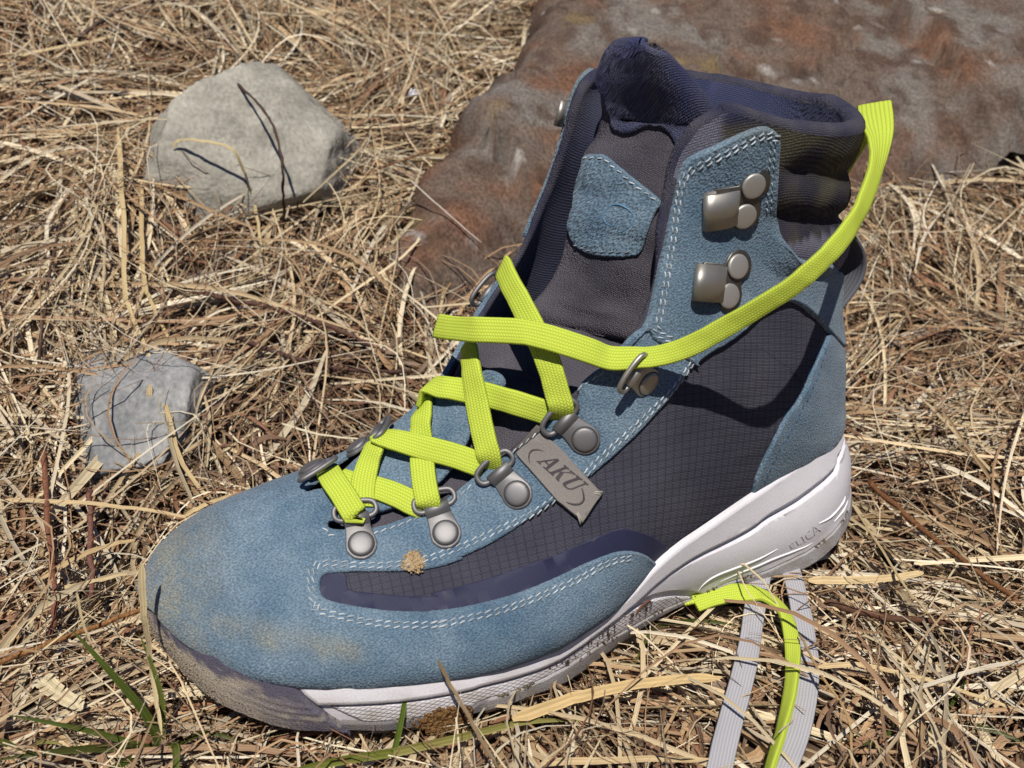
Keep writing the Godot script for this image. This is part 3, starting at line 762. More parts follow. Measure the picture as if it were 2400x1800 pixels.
func suede_col(p: Vector3, _uv: Vector2) -> Color:
	var a := lin(93, 123, 150)
	var b := lin(141, 166, 187)
	var k := clampf(0.5 + 0.55 * n_low.get_noise_3d(p.x * 0.03, p.y * 0.03, p.z * 0.03) + 0.4 * n_mid.get_noise_3d(p.x * 0.12, p.y * 0.12, p.z * 0.12), 0.0, 1.0)
	var c := a.lerp(b, k)
	var d := 0.0
	var nz := 0.5 + 0.9 * n_mid.get_noise_3d(p.x * 0.07 + 5.0, p.y * 0.07, p.z * 0.07)
	# pale dust rubbed into the toe, a scuff along its side, and a worn collar edge
	if p.x < 60.0: d = smoothstep(44.0, 4.0, p.x + 0.3 * absf(p.z - 6.0)) * clampf(0.25 + nz * 1.1, 0.0, 1.0) * 0.9
	for i in range(0, STREAK.size() - 5, 3):
		var q := seg_dist(p, Vector3(STREAK[i], STREAK[i + 1], STREAK[i + 2]), Vector3(STREAK[i + 3], STREAK[i + 4], STREAK[i + 5]))
		if q < 9.0: d = maxf(d, exp(-pow(q / 4.0, 2.0)) * clampf(0.35 + nz * 0.9, 0.2, 1.0) * 0.9)
	d = clampf(d * (1.0 + 0.8 * n_fine.get_noise_3d(p.x * 0.45, p.y * 0.45, p.z * 0.45)), 0.0, 1.0)
	c = c.lerp(lin(166, 164, 146), d * 0.8)
	if p.y > 184.0: c = c.lerp(lin(128, 142, 148), 0.7 * smoothstep(186.0, 193.0, p.y + 3.0 * nz))
	return c

func dark_col(p: Vector3, _uv: Vector2) -> Color:
	var k := clampf(0.5 + 0.6 * n_low.get_noise_3d(p.x * 0.03, p.y * 0.03, p.z * 0.03), 0.0, 1.0)
	var c := lin(112, 114, 138).lerp(lin(146, 147, 166), k)
	if p.y > 150.0 and p.x > 190.0:
		c = lin(70, 70, 84).lerp(lin(112, 109, 92), clampf(0.15 + 1.2 * n_mid.get_noise_3d(p.x * 0.05, p.y * 0.05, 3.0) + 0.5 * smoothstep(160.0, 185.0, p.y), 0.0, 0.85))
		c = c.lerp(lin(70, 76, 118), smoothstep(190.0, 198.0, p.y))
	return c

func tongue_col(p: Vector3, _uv: Vector2) -> Color:
	var k := clampf(0.5 + 0.7 * n_low.get_noise_3d(p.x * 0.04, p.y * 0.04, p.z * 0.04), 0.0, 1.0)
	return lin(92, 90, 104).lerp(lin(124, 121, 132), k)

func navy_col(p: Vector3, _uv: Vector2) -> Color:
	var k := clampf(0.35 + 0.8 * n_mid.get_noise_3d(p.x * 0.045, p.y * 0.045, p.z * 0.045), 0.0, 1.0)
	return lin(76, 84, 132).lerp(lin(122, 122, 130), k * 0.6)

func lining_col(p: Vector3, _uv: Vector2) -> Color:
	var k := clampf(0.5 + 0.7 * n_mid.get_noise_3d(p.x * 0.06, p.y * 0.06, p.z * 0.06), 0.0, 1.0)
	return lin(68, 75, 114).lerp(lin(88, 94, 130), k)

func film_col(p: Vector3, _uv: Vector2) -> Color:
	var k := smoothstep(0.35, 0.6, n_mid.get_noise_3d(p.x * 0.9, p.y * 0.9, p.z * 0.9))
	return lin(48, 52, 78).lerp(lin(120, 120, 124), k * 0.3)

func foam_col(p: Vector3, _uv: Vector2) -> Color:
	var c := lin(219, 219, 228)
	var low := smoothstep(24.0, 4.0, p.y - 0.03 * maxf(p.x - 120.0, 0.0))
	var nz := clampf(0.5 + 0.9 * n_mid.get_noise_3d(p.x * 0.09, p.y * 0.09, p.z * 0.09), 0.0, 1.0)
	c = c.lerp(lin(160, 152, 140), clampf(nz * low * 0.75 + 0.12 * nz * nz, 0.0, 1.0))
	return c

func outsole_col(p: Vector3, _uv: Vector2) -> Color:
	var nz := clampf(0.5 + 1.0 * n_mid.get_noise_3d(p.x * 0.1, p.y * 0.1, p.z * 0.1), 0.0, 1.0)
	var a := lin(122, 122, 132) if p.x < 105.0 else lin(190, 190, 196)
	return a.lerp(lin(150, 138, 120), nz * 0.6)

func rand_col(p: Vector3, uv: Vector2) -> Color:
	var nz := clampf(0.5 + 0.9 * n_mid.get_noise_3d(p.x * 0.16, p.y * 0.16, p.z * 0.16) + 0.35 * n_fine.get_noise_3d(p.x * 0.9, p.y * 0.9, p.z * 0.9), 0.0, 1.0)
	var c := lin(104, 101, 120).lerp(lin(90, 88, 104), nz)
	var dust := clampf(smoothstep(0.22, 0.42, uv.y + 0.3 * (nz - 0.5)) * smoothstep(0.24, 0.10, absf(uv.x)) + 0.5 * smoothstep(0.45, 0.9, nz) * smoothstep(0.2, 0.7, uv.y), 0.0, 1.0)
	return c.lerp(lin(190, 180, 164), dust * 0.9)

func leather_col(_p: Vector3, _uv: Vector2) -> Color:
	return lin(138, 134, 132)

func rand_bump(s: float, w: float) -> float:
	var k := smoothstep(0.28, 0.40, w) * smoothstep(0.85, 0.72, w)
	return 0.16 * k * smoothstep(0.1, 0.2, absf(s)) * sin(w * 46.0 + 6.0 * s + 1.5 * n_mid.get_noise_2d(s * 12.0, 0.0))

func sheetn(g: Array, gn: Array, st: SurfaceTool, col: Callable) -> void:
	for i in g.size() - 1:
		for j in g[i].size() - 1:
			var a: Vector3 = g[i][j]; var b: Vector3 = g[i + 1][j]; var c: Vector3 = g[i + 1][j + 1]; var d: Vector3 = g[i][j + 1]
			var nn: Vector3 = gn[i][j] + gn[i + 1][j + 1]
			var ca: Color = col.call(a, Vector2.ZERO); var cb: Color = col.call(b, Vector2.ZERO)
			var cc: Color = col.call(c, Vector2.ZERO); var cd: Color = col.call(d, Vector2.ZERO)
			tri(st, a, b, c, nn, fabric_uv(a), fabric_uv(b), fabric_uv(c), ca, cb, cc)
			tri(st, a, c, d, nn, fabric_uv(a), fabric_uv(c), fabric_uv(d), ca, cc, cd)

func vs(u: float) -> float:
	return minf(lut(VSOLE, u) + 0.01, 1.0) if u < 0.7 else 1.0

func wall_v(u: float, w: float) -> float:
	if w <= 0.5: return lerpf(lut(NEDGE, u), vs(u), w * 2.0)
	return lerpf(-vs(u), lut(FEDGE, u), w * 2.0 - 1.0)

func thick(u: float, w: float) -> float:
	return lerpf(2.4, 5.6 if w < 0.8 else 4.6, smoothstep(0.5, 0.95, u))

func build_quarters() -> void:
	var st := begin(); var sl := begin(); var sr := begin()
	var G := []; var GN := []; var I := []; var IN := []
	var nu := 90; var nw := 150
	for k in nw + 1:
		var w := float(k) / nw
		var a := PackedVector3Array(); var an := PackedVector3Array(); var b := PackedVector3Array(); var bn := PackedVector3Array()
		for i in nu + 1:
			var u := lerpf(0.2, umax(w), float(i) / nu)
			var v := wall_v(u, w)
			var n := un(u, v)
			a.append(upper(u, v)); an.append(n)
			if u > 0.40:
				b.append(upper0(u, v) - n * thick(u, w)); bn.append(-n)
		G.append(a); GN.append(an); I.append(b); IN.append(bn)
	var sc := begin()
	var cut := 72
	var GA := []; var GNA := []; var GB := []; var GNB := []
	for k in nw + 1:
		GA.append(G[k].slice(0, cut + 1)); GNA.append(GN[k].slice(0, cut + 1))
		GB.append(G[k].slice(cut)); GNB.append(GN[k].slice(cut))
	sheetn(GA, GNA, st, dark_col)
	sheetn(GB, GNB, sc, dark_col)
	sheetn(I, IN, sl, lining_col)
	bpart("side_mesh", finish(st), M.knit)
	bpart("padded_collar", finish(sc), M.collar)
	bpart("collar_lining", finish(sl), M.lining)
	# the turned edge that runs up the near flap, round the collar and down the far flap
	var C := []
	for i in 61:
		var u := lerpf(0.40, umax(0.0), i / 60.0)
		C.append([u, wall_v(u, 0.0), 0.0, 0.0])
	for k in range(1, 6): C.append([umax(0.0), wall_v(umax(0.0), 0.0), 0.0, k / 6.0])
	for k in 101: C.append([umax(k / 100.0), wall_v(umax(k / 100.0), k / 100.0), k / 100.0, 1.0])
	for k in range(1, 6): C.append([umax(1.0), wall_v(umax(1.0), 1.0), 1.0, 1.0 - k / 6.0])
	for i in 61:
		var u := lerpf(umax(1.0), 0.40, i / 60.0)
		C.append([u, wall_v(u, 1.0), 1.0, 0.0])
	var E := []; var EN := []
	for c in C:
		var u: float = c[0]; var v: float = c[1]; var w: float = c[2]
		var n := un(u, v)
		var uc := minf(u, 0.985)
		var du := (upper0(uc + 0.015, v) - upper0(uc - 0.015, v)).normalized()
		var dv := (upper0(u, v + 0.01) - upper0(u, v - 0.01)).normalized()
		var side := -dv if w < 0.5 else dv
		var psi: float = c[3] * PI * 0.5
		var e := (side * cos(psi) + du * sin(psi)).normalized()
		if c[3] >= 1.0: e = du
		var outer := upper(u, v); var inner := upper0(u, v) - n * thick(u, w)
		var mid := (outer + inner) * 0.5; var hv := (outer - inner) * 0.5
		var r := PackedVector3Array(); var rn := PackedVector3Array()
		for k in 9:
			var ph := PI * k / 8.0
			r.append(mid + hv * cos(ph) + e * hv.length() * 0.9 * sin(ph))
			rn.append(n * cos(ph) + e * sin(ph))
		E.append(r); EN.append(rn)
	sheetn(E, EN, sr, rim_col)
	bpart("collar_binding", finish(sr), M.ribbed)

func rim_col(p: Vector3, _uv: Vector2) -> Color:
	return lin(70, 72, 100).lerp(lin(108, 107, 118), clampf(0.5 + 0.8 * n_mid.get_noise_3d(p.x * 0.08, p.y * 0.08, p.z * 0.08), 0.0, 0.8))

func stitch_row(st: SurfaceTool, f: Callable, path: PackedVector2Array, h: float, side: float, c: Color, pitch := 3.0, len := 2.0) -> void:
	var p := walk(f, chaikin(path, 1, false), pitch)
	for i in p.size() - 1:
		var a: Vector3 = f.call(p[i].x, p[i].y)
		var b: Vector3 = f.call(p[i + 1].x, p[i + 1].y)
		var n: Vector3 = frame(f, p[i].x, p[i].y)[2]
		var t := (b - a).normalized()
		var s := n.cross(t).normalized()
		var m := a + n * h + s * side
		t = (t + s * 0.30).normalized()
		s = n.cross(t).normalized()
		n = t.cross(s)
		# a short thread: six-sided, dipping into the hide at both ends
		var tint := c * (0.62 + 0.5 * rng.randf())
		tint.a = 1.0
		var q := PackedVector3Array([m - t * len * 0.5 - n * 0.35, m - t * len * 0.3 + n * 0.12, m + t * len * 0.3 + n * 0.12, m + t * len * 0.5 - n * 0.35])
		tube(st, q, func(_k: float) -> float: return 0.29, 5, tint, false, false)

func build_boot() -> void:
	boot = thing("hiking_boot", BASE)
	tag(boot, "blue suede hiking boot with dark mesh panels and white sole standing on dry grass", "boot")
	build_quarters()
	build_tongue()
	# suede and film pieces of the upper
	bpart("suede_vamp", patch(S_f, chaikin(pts2(VAMP), 1), 1.5, 0.8, 0.008, 0.02, suede_col), M.suede)
	bpart("glossy_film", patch(S_f, chaikin(pts2(FILM), 1), 0.4, 0.3, 0.008, 0.02, film_col), M.film)
	bpart("ankle_panel", patch(S_f, chaikin(pts2(HOOKP), 1), 2.3, 0.9, 0.008, 0.02, suede_col), M.suede)
	bpart("heel_counter", patch(S_f, chaikin(pts2(COUNTER), 1), 1.6, 0.9, 0.008, 0.02, suede_col), M.suede)
	var far := PackedVector2Array()
	for i in 14:
		var u := lerpf(0.60, 0.975, i / 13.0)
		far.append(Vector2(u, lut(FEDGE, u) - 0.005))
	far.append_array(PackedVector2Array([Vector2(0.985, -0.45), Vector2(0.98, -0.52), Vector2(0.87, -0.55), Vector2(0.855, -0.64), Vector2(0.866, -0.99), Vector2(0.795, -0.99), Vector2(0.77, -0.6), Vector2(0.67, -0.5)]))
	bpart("ankle_panel", patch(S_f, far, 2.3, 0.9, 0.01, 0.025, suede_col), M.suede)
	var farc := PackedVector2Array([Vector2(0.802, -0.99), Vector2(0.79, -0.8), Vector2(0.70, -0.72), Vector2(0.6, -0.72), Vector2(0.57, -0.78), Vector2(0.6, -0.84), Vector2(0.68, -0.95), Vector2(0.72, -0.99)])
	bpart("heel_counter", patch(S_f, farc, 1.6, 0.9, 0.01, 0.025, suede_col), M.suede)
	# maker's tab
	var tab := bpart("leather_tab", patch(S_f, pts2(LABEL), 2.6, 0.5, 0.008, 0.015, leather_col), M.leather)
	bpart("tab_fold", patch(S_f, pts2(LFOLD), 2.5, 0.6, 0.008, 0.015, func(_p, _u): return lin(104, 98, 98)), M.leather)
	build_tab_print(tab)
	# seams
	var thread := lin(178, 188, 196)
	var st := begin()
	for s in [-0.75, 0.75]: stitch_row(st, S_f, pts2(ST_WIN), 1.55, s, thread)
	for s in [-0.8, 0.8]: stitch_row(st, S_f, pts2(ST_HOOK), 2.35, s, thread)
	for s in [-0.8, 0.8]: stitch_row(st, S_f, pts2(ST_HOOK2), 2.35, s, lin(150, 170, 184))
	for a in [ST_SLOT, ST_SLOT2, ST_SLOT3]: stitch_row(st, S_f, pts2(a), 1.55, 0.0, thread)
	stitch_row(st, S_f, pts2(ST_CNT), 1.65, 0.0, lin(70, 100, 128))
	stitch_row(st, S_f, pts2(LSTITCH), 2.65, 0.0, thread)
	stitch_row(st, T_f, pts2(ST_TP1), 1.3, 0.0, thread)
	stitch_row(st, T_f, pts2(ST_TP2), 1.3, 0.0, lin(120, 130, 140))
	bpart("stitching", finish(st), M.thread).set_meta("kind", "stuff")
	build_hardware()
	build_sole()
	build_dirt()

func surf_path(f: Callable, a: Array, h: float) -> PackedVector3Array:
	var o := PackedVector3Array()
	for q in chaikin(pts2(a), 2, false): o.append(f.call(q.x, q.y) + frame(f, q.x, q.y)[2] * h)
	return o

func lettering(f: Callable, text: String, fr: Array, h: float, font_names: PackedStringArray, bold: bool, rise: float) -> ArrayMesh:
	# flat letters bent onto a surface: fr holds the base line's start and end and the cap height, as (u, v)
	var font := SystemFont.new()
	font.font_names = font_names
	font.font_weight = 700 if bold else 400
	var tm := TextMesh.new()
	tm.font = font; tm.font_size = 48; tm.pixel_size = 0.01; tm.depth = 0.0; tm.curve_step = 1.0
	tm.text = text
	tm.horizontal_alignment = HORIZONTAL_ALIGNMENT_LEFT
	tm.vertical_alignment = VERTICAL_ALIGNMENT_BOTTOM
	var arr := tm.get_mesh_arrays()
	var v: PackedVector3Array = arr[Mesh.ARRAY_VERTEX]
	var idx: PackedInt32Array = arr[Mesh.ARRAY_INDEX] if arr[Mesh.ARRAY_INDEX] != null else PackedInt32Array()
	var lo := v[0]; var hi := v[0]
	for p in v: lo = lo.min(p); hi = hi.max(p)
	var o := Vector2(fr[0], fr[1]); var ex := Vector2(fr[2], fr[3]) - o; var ey := Vector2(fr[4], fr[5]) - o
	var st := begin()
	var P := []
	for p in v:
		var x := (p.x - lo.x) / (hi.x - lo.x); var y := (p.y - lo.y) / (hi.y - lo.y)
		var q := o + ex * x + ey * y * (1.0 + rise * x)
		var n: Vector3 = frame(f, q.x, q.y)[2]
		P.append([f.call(q.x, q.y) + n * (h + (heel_bulge(q.x, q.y) if f == W_f else 0.0)), n])
	if idx.is_empty():
		for i in v.size(): idx.append(i)
	for t in range(0, idx.size(), 3):
		tri(st, P[idx[t]][0], P[idx[t + 1]][0], P[idx[t + 2]][0], P[idx[t]][1])
	return finish(st)

func build_tab_print(tab: Node3D) -> void:
	bpart("lettering", lettering(S_f, "AKU", LFRAME, 2.66, PackedStringArray(["Droid Serif"]), true, 0.0), M.print_dark, tab)
	var st := begin()
	tube(st, surf_path(S_f, LBR1, 2.55), func(k: float) -> float: return 0.12 + 0.16 * sin(PI * k), 6)
	tube(st, surf_path(S_f, LBR2, 2.55), func(k: float) -> float: return 0.12 + 0.32 * sin(PI * k), 6)
	bpart("bracket_mark", finish(st), M.print_dark, tab)
	# knots of thread at the loose corners
	st = begin()
	var L := pts2(LABEL)
	for e in [[L[7], L[6]], [L[9], L[10]]]:
		for s in [-0.5, 0.5]:
			var a: Vector3 = S_f.call(e[0].x, e[0].y); var b: Vector3 = S_f.call(e[1].x, e[1].y)
			var c: Vector3 = S_f.call(L[8].x, L[8].y)
			var n: Vector3 = frame(S_f, e[0].x, e[0].y)[2]
			var along: Vector3 = ((L[1].x * 0.0) * n + (S_f.call(L[0].x, L[0].y) - a)).normalized()
			var sd := n.cross(along).normalized()
			var p0: Vector3 = a + along * 0.2 + n * 1.6 + sd * s; var p1: Vector3 = a + along * 3.8 + n * 2.9 + sd * s * 0.4 + (c - a).normalized() * 1.2
			tube(st, spline3(PackedVector3Array([p0, p0.lerp(p1, 0.3) + n * 0.9, p0.lerp(p1, 0.75) + n * 0.5, p1]), 3), func(_k: float) -> float: return 0.34, 6)
	bpart("corner_thread", finish(st), plain(lin(150, 148, 140), 0.7), tab)

func build_tongue() -> void:
	var st := begin(); var G := []; var GN := []; var B := []; var BN := []
	for i in 101:
		var a := i / 100.0
		var r := PackedVector3Array(); var rn := PackedVector3Array(); var b := PackedVector3Array(); var bn := PackedVector3Array()
		for k in 33:
			var t := -1.0 + k / 16.0
			var p := tongue(a, t)
			var c := tongue(a, 0.0)
			var q := tongue(a, -1.0).lerp(tongue(a, 1.0), k / 32.0)
			var n := (c - tongue(a, -1.0).lerp(tongue(a, 1.0), 0.5)).normalized()
			r.append(p); rn.append(n + (p - tongue(a, -1.0).lerp(tongue(a, 1.0), 0.5)).normalized())
			b.append(q - n * 6.0 * sin(PI * k / 32.0) * pow(smoothstep(1.0, 0.88, a), 0.5)); bn.append(-n)
		G.append(r); GN.append(rn); B.append(b); BN.append(bn)
	sheetn(G, GN, st, tongue_col)
	sheetn(B, BN, st, tongue_col)
	var t := bpart("tongue", finish(st), M.ribbed)
	# navy padded cap, sewn over the lower cloth
	var cap := PackedVector2Array()
	var seam := pts2(TCAP)
	cap.append(Vector2(seam[0].x, -0.985))
	cap.append_array(seam)
	cap.append_array(PackedVector2Array([Vector2(seam[seam.size() - 1].x - 0.02, 0.9), Vector2(seam[seam.size() - 1].x, 0.985), Vector2(0.995, 0.985), Vector2(0.995, -0.985)]))
	bpart("padded_cap", patch(T_f, chaikin(cap, 1), 1.5, 1.2, 0.012, 0.05, navy_col), M.ribbed, t)
	bpart("suede_patch", patch(T_f, chaikin(pts2(TPATCH), 1), 1.3, 0.7, 0.01, 0.04, suede_col), M.suede, t)
	st = begin()
	tube(st, surf_path(T_f, TEMB, 1.22), func(k: float) -> float: return 0.1 + 0.22 * sin(PI * k), 6, lin(92, 132, 164))
	bpart("pressed_emblem", finish(st), M.thread, t)

# ---- metal fittings
func extrude(st: SurfaceTool, o: PackedVector2Array, z0: float, z1: float, bev: float) -> void:
	if Geometry2D.is_polygon_clockwise(o): o.reverse()
	var ins := Geometry2D.offset_polygon(o, -bev, Geometry2D.JOIN_ROUND)
	var n := o.size()
	var cen := Vector2.ZERO
	for q in o: cen += q / n
	var top := PackedVector2Array()
	for i in n:
		var t := (o[(i + 1) % n] - o[(i + n - 1) % n]).normalized()
		top.append(o[i] + Vector2(-t.y, t.x) * bev)
	var idx := Geometry2D.triangulate_polygon(top)
	for t in range(0, idx.size(), 3):
		var a := top[idx[t]]; var b := top[idx[t + 1]]; var c := top[idx[t + 2]]
		tri(st, Vector3(a.x, a.y, z1), Vector3(b.x, b.y, z1), Vector3(c.x, c.y, z1), Vector3(0, 0, 1))
	for i in n:
		var j := (i + 1) % n
		var e := (o[j] - o[i]).normalized(); var nn := Vector3(e.y, -e.x, 0.0)
		var p := [Vector3(top[i].x, top[i].y, z1), Vector3(top[j].x, top[j].y, z1), Vector3(o[j].x, o[j].y, z1 - bev), Vector3(o[i].x, o[i].y, z1 - bev), Vector3(o[j].x, o[j].y, z0), Vector3(o[i].x, o[i].y, z0)]
		var n2 := nn + Vector3(0, 0, 1)
		tri(st, p[0], p[1], p[2], n2); tri(st, p[0], p[2], p[3], n2)
		tri(st, p[3], p[2], p[4], nn); tri(st, p[3], p[4], p[5], nn)

func lathe(st: SurfaceTool, prof: Array, c: Vector3, sides := 28, col := Color.WHITE) -> void:
	for i in prof.size() - 1:
		for k in sides:
			var a0 := TAU * k / sides; var a1 := TAU * (k + 1) / sides
			var p: Vector2 = prof[i]; var q: Vector2 = prof[i + 1]
			var a := c + Vector3(cos(a0) * p.x, sin(a0) * p.x, p.y); var b := c + Vector3(cos(a1) * p.x, sin(a1) * p.x, p.y)
			var d := c + Vector3(cos(a0) * q.x, sin(a0) * q.x, q.y); var e := c + Vector3(cos(a1) * q.x, sin(a1) * q.x, q.y)
			var s := (q - p)
			var nn := Vector3(cos((a0 + a1) / 2), sin((a0 + a1) / 2), 0) * s.y * -1.0 + Vector3(0, 0, 1) * s.x
			nn = -nn
			tri(st, a, b, e, nn, Vector2.ZERO, Vector2.ZERO, Vector2.ZERO, col, col, col)
			if q.x > 0.001 or p.x > 0.001: tri(st, a, e, d, nn, Vector2.ZERO, Vector2.ZERO, Vector2.ZERO, col, col, col)

func make_eyelet() -> MeshInstance3D:
	var o := PackedVector2Array()
	for k in 25:
		var a := lerpf(PI * 0.12, -PI * 1.12, k / 24.0)
		o.append(Vector2(cos(a), sin(a)) * 5.7)
	o.append_array(PackedVector2Array([Vector2(-5.0, 4.2), Vector2(-4.6, 6.4), Vector2(-4.6, 10.2), Vector2(4.6, 10.2), Vector2(4.6, 6.4), Vector2(5.0, 4.2)]))
	var st := begin()
	extrude(st, o, -0.4, 0.9, 0.35)
	# the strap end rolled round the ring
	var prof := PackedVector2Array([Vector2(6.6, 0.5), Vector2(7.4, 1.4), Vector2(8.3, 2.35), Vector2(9.4, 2.9), Vector2(10.5, 2.75), Vector2(11.4, 2.1), Vector2(11.75, 1.1), Vector2(11.4, 0.1), Vector2(10.5, -0.4)])
	for i in prof.size() - 1:
		var a := prof[i]; var b := prof[i + 1]
		var nn := Vector3(0, -(b.y - a.y), (b.x - a.x))
		tri(st, Vector3(-4.6, a.x, a.y), Vector3(4.6, a.x, a.y), Vector3(4.6, b.x, b.y), nn)
		tri(st, Vector3(-4.6, a.x, a.y), Vector3(4.6, b.x, b.y), Vector3(-4.6, b.x, b.y), nn)
		for s in [-4.6, 4.6]:
			tri(st, Vector3(s, a.x, a.y), Vector3(s, b.x, b.y), Vector3(s, 9.5, 0.8), Vector3(s, 0, 0))
	var e := MeshInstance3D.new()
	e.name = "lace_eyelet"
	e.mesh = finish(st); e.material_override = M.nickel
	st = begin()
	lathe(st, [Vector2(4.5, 0.85), Vector2(4.45, 1.35), Vector2(4.15, 1.75), Vector2(3.5, 1.98), Vector2(2.0, 2.15), Vector2(0.0, 2.2)], Vector3.ZERO)
	part("rivet", finish(st), M.nickel, e)
	st = begin()
	lathe(st, [Vector2(4.85, 0.93), Vector2(4.4, 0.94)], Vector3.ZERO)
	part("rivet_seat", finish(st), M.gap, e)
	st = begin()
	var loop := PackedVector3Array([Vector3(-4.4, 9.6, 1.2), Vector3(-6.0, 9.9, 1.3), Vector3(-7.3, 10.9, 1.6), Vector3(-7.6, 12.8, 1.9), Vector3(-6.6, 14.7, 2.1), Vector3(-3.6, 15.6, 2.2), Vector3(0, 15.8, 2.2), Vector3(3.6, 15.6, 2.2), Vector3(6.6, 14.7, 2.1), Vector3(7.6, 12.8, 1.9), Vector3(7.3, 10.9, 1.6), Vector3(6.0, 9.9, 1.3), Vector3(4.4, 9.6, 1.2)])
	tube(st, spline3(loop, 4), func(_k: float) -> float: return 1.0, 8)
	part("ring", finish(st), M.nickel, e)
	return e

func seat(o: Node3D, f: Callable, p: Vector2, q: Vector2, h: float, k := 1.0, tilt := 0.0) -> void:
	var n: Vector3 = frame(f, p.x, p.y)[2]
	var a: Vector3 = f.call(p.x, p.y); var b: Vector3 = f.call(q.x, q.y)
	var y := (b - a) - n * (b - a).dot(n)
	y = y.normalized()
	if tilt != 0.0:
		var x0 := y.cross(n)
		y = y.rotated(x0, tilt); n = n.rotated(x0, tilt)
	o.transform = Transform3D(Basis(y.cross(n), y, n) * k, (a + n * h) * MM - BASE)

func make_hook() -> MeshInstance3D:
	# base plate with two rivets and a broad tongue folded back over it
	var st := begin()
	var o := PackedVector2Array([Vector2(-5.0, -5.6), Vector2(2.0, -5.6), Vector2(4.2, -6.4)])
	for k in 9: o.append(Vector2(7.6, -3.6) + Vector2(cos(lerpf(-2.1, 0.5, k / 8.0)), sin(lerpf(-2.1, 0.5, k / 8.0))) * 5.7)
	o.append(Vector2(12.2, 1.8))
	for k in 11: o.append(Vector2(10.2, 6.6) + Vector2(cos(lerpf(-0.6, 2.6, k / 10.0)), sin(lerpf(-0.6, 2.6, k / 10.0))) * 5.8)
	o.append_array(PackedVector2Array([Vector2(4.0, 6.9), Vector2(-5.0, 6.9)]))
	extrude(st, o, -0.4, 0.9, 0.3)
	var h := MeshInstance3D.new()
	h.name = "lace_hook"
	h.mesh = finish(st); h.material_override = M.plate
	st = begin()
	var prof := PackedVector2Array([Vector2(-2.0, 0.8), Vector2(-5.2, 0.95), Vector2(-6.6, 1.7), Vector2(-7.1, 2.7), Vector2(-6.9, 3.7), Vector2(-6.0, 4.6), Vector2(-3.8, 5.0), Vector2(-0.5, 5.0), Vector2(2.6, 4.7), Vector2(4.8, 4.1), Vector2(6.0, 3.5)])
	for lay in [0.0, -0.9]:
		for i in prof.size() - 1:
			var d0 := (prof[mini(i + 1, prof.size() - 1)] - prof[maxi(i - 1, 0)]).normalized(); var d1 := (prof[mini(i + 2, prof.size() - 1)] - prof[i]).normalized()
			var a: Vector2 = prof[i] + Vector2(-d0.y, d0.x) * -lay * -1.0; var b: Vector2 = prof[i + 1] + Vector2(-d1.y, d1.x) * -lay * -1.0
			var dd: Vector2 = b - a
			var nn := Vector3(-dd.y, 0, dd.x) * (1.0 if lay == 0.0 else -1.0)
			nn = Vector3(dd.y, 0, -dd.x) if lay == 0.0 and i < 3 and false else nn
			var w0 := 6.3 - 0.5 * smoothstep(3.0, 6.0, a.x); var w1 := 6.3 - 0.5 * smoothstep(3.0, 6.0, b.x)
			tri(st, Vector3(a.x, -w0, a.y), Vector3(a.x, w0, a.y), Vector3(b.x, w1, b.y), nn)
			tri(st, Vector3(a.x, -w0, a.y), Vector3(b.x, w1, b.y), Vector3(b.x, -w1, b.y), nn)
	for i in prof.size() - 1:
		var d0 := (prof[mini(i + 1, prof.size() - 1)] - prof[maxi(i - 1, 0)]).normalized(); var d1 := (prof[mini(i + 2, prof.size() - 1)] - prof[i]).normalized()
		var a := prof[i]; var b := prof[i + 1]
		var a2 := a - Vector2(-d0.y, d0.x) * 0.9; var b2 := b - Vector2(-d1.y, d1.x) * 0.9
		for s in [-1.0, 1.0]:
			var w0: float = (6.3 - 0.5 * smoothstep(3.0, 6.0, a.x)) * s; var w1: float = (6.3 - 0.5 * smoothstep(3.0, 6.0, b.x)) * s
			tri(st, Vector3(a.x, w0, a.y), Vector3(b.x, w1, b.y), Vector3(b2.x, w1, b2.y), Vector3(0, s, 0))
			tri(st, Vector3(a.x, w0, a.y), Vector3(b2.x, w1, b2.y), Vector3(a2.x, w0, a2.y), Vector3(0, s, 0))
	part("folded_hook", finish(st), M.nickel_dark, h, Vector3(-0.0024, 0, -0.0008))
	for c in [Vector3(9.0, 6.4, 0.6), Vector3(6.4, -3.9, 0.9)]:
		st = begin()
		lathe(st, [Vector2(4.4, 0.85), Vector2(4.38, 1.3), Vector2(4.15, 1.65), Vector2(3.7, 1.8), Vector2(2.2, 1.95), Vector2(0.0, 2.0)], c)
		part("rivet", finish(st), M.bright, h)
	return h

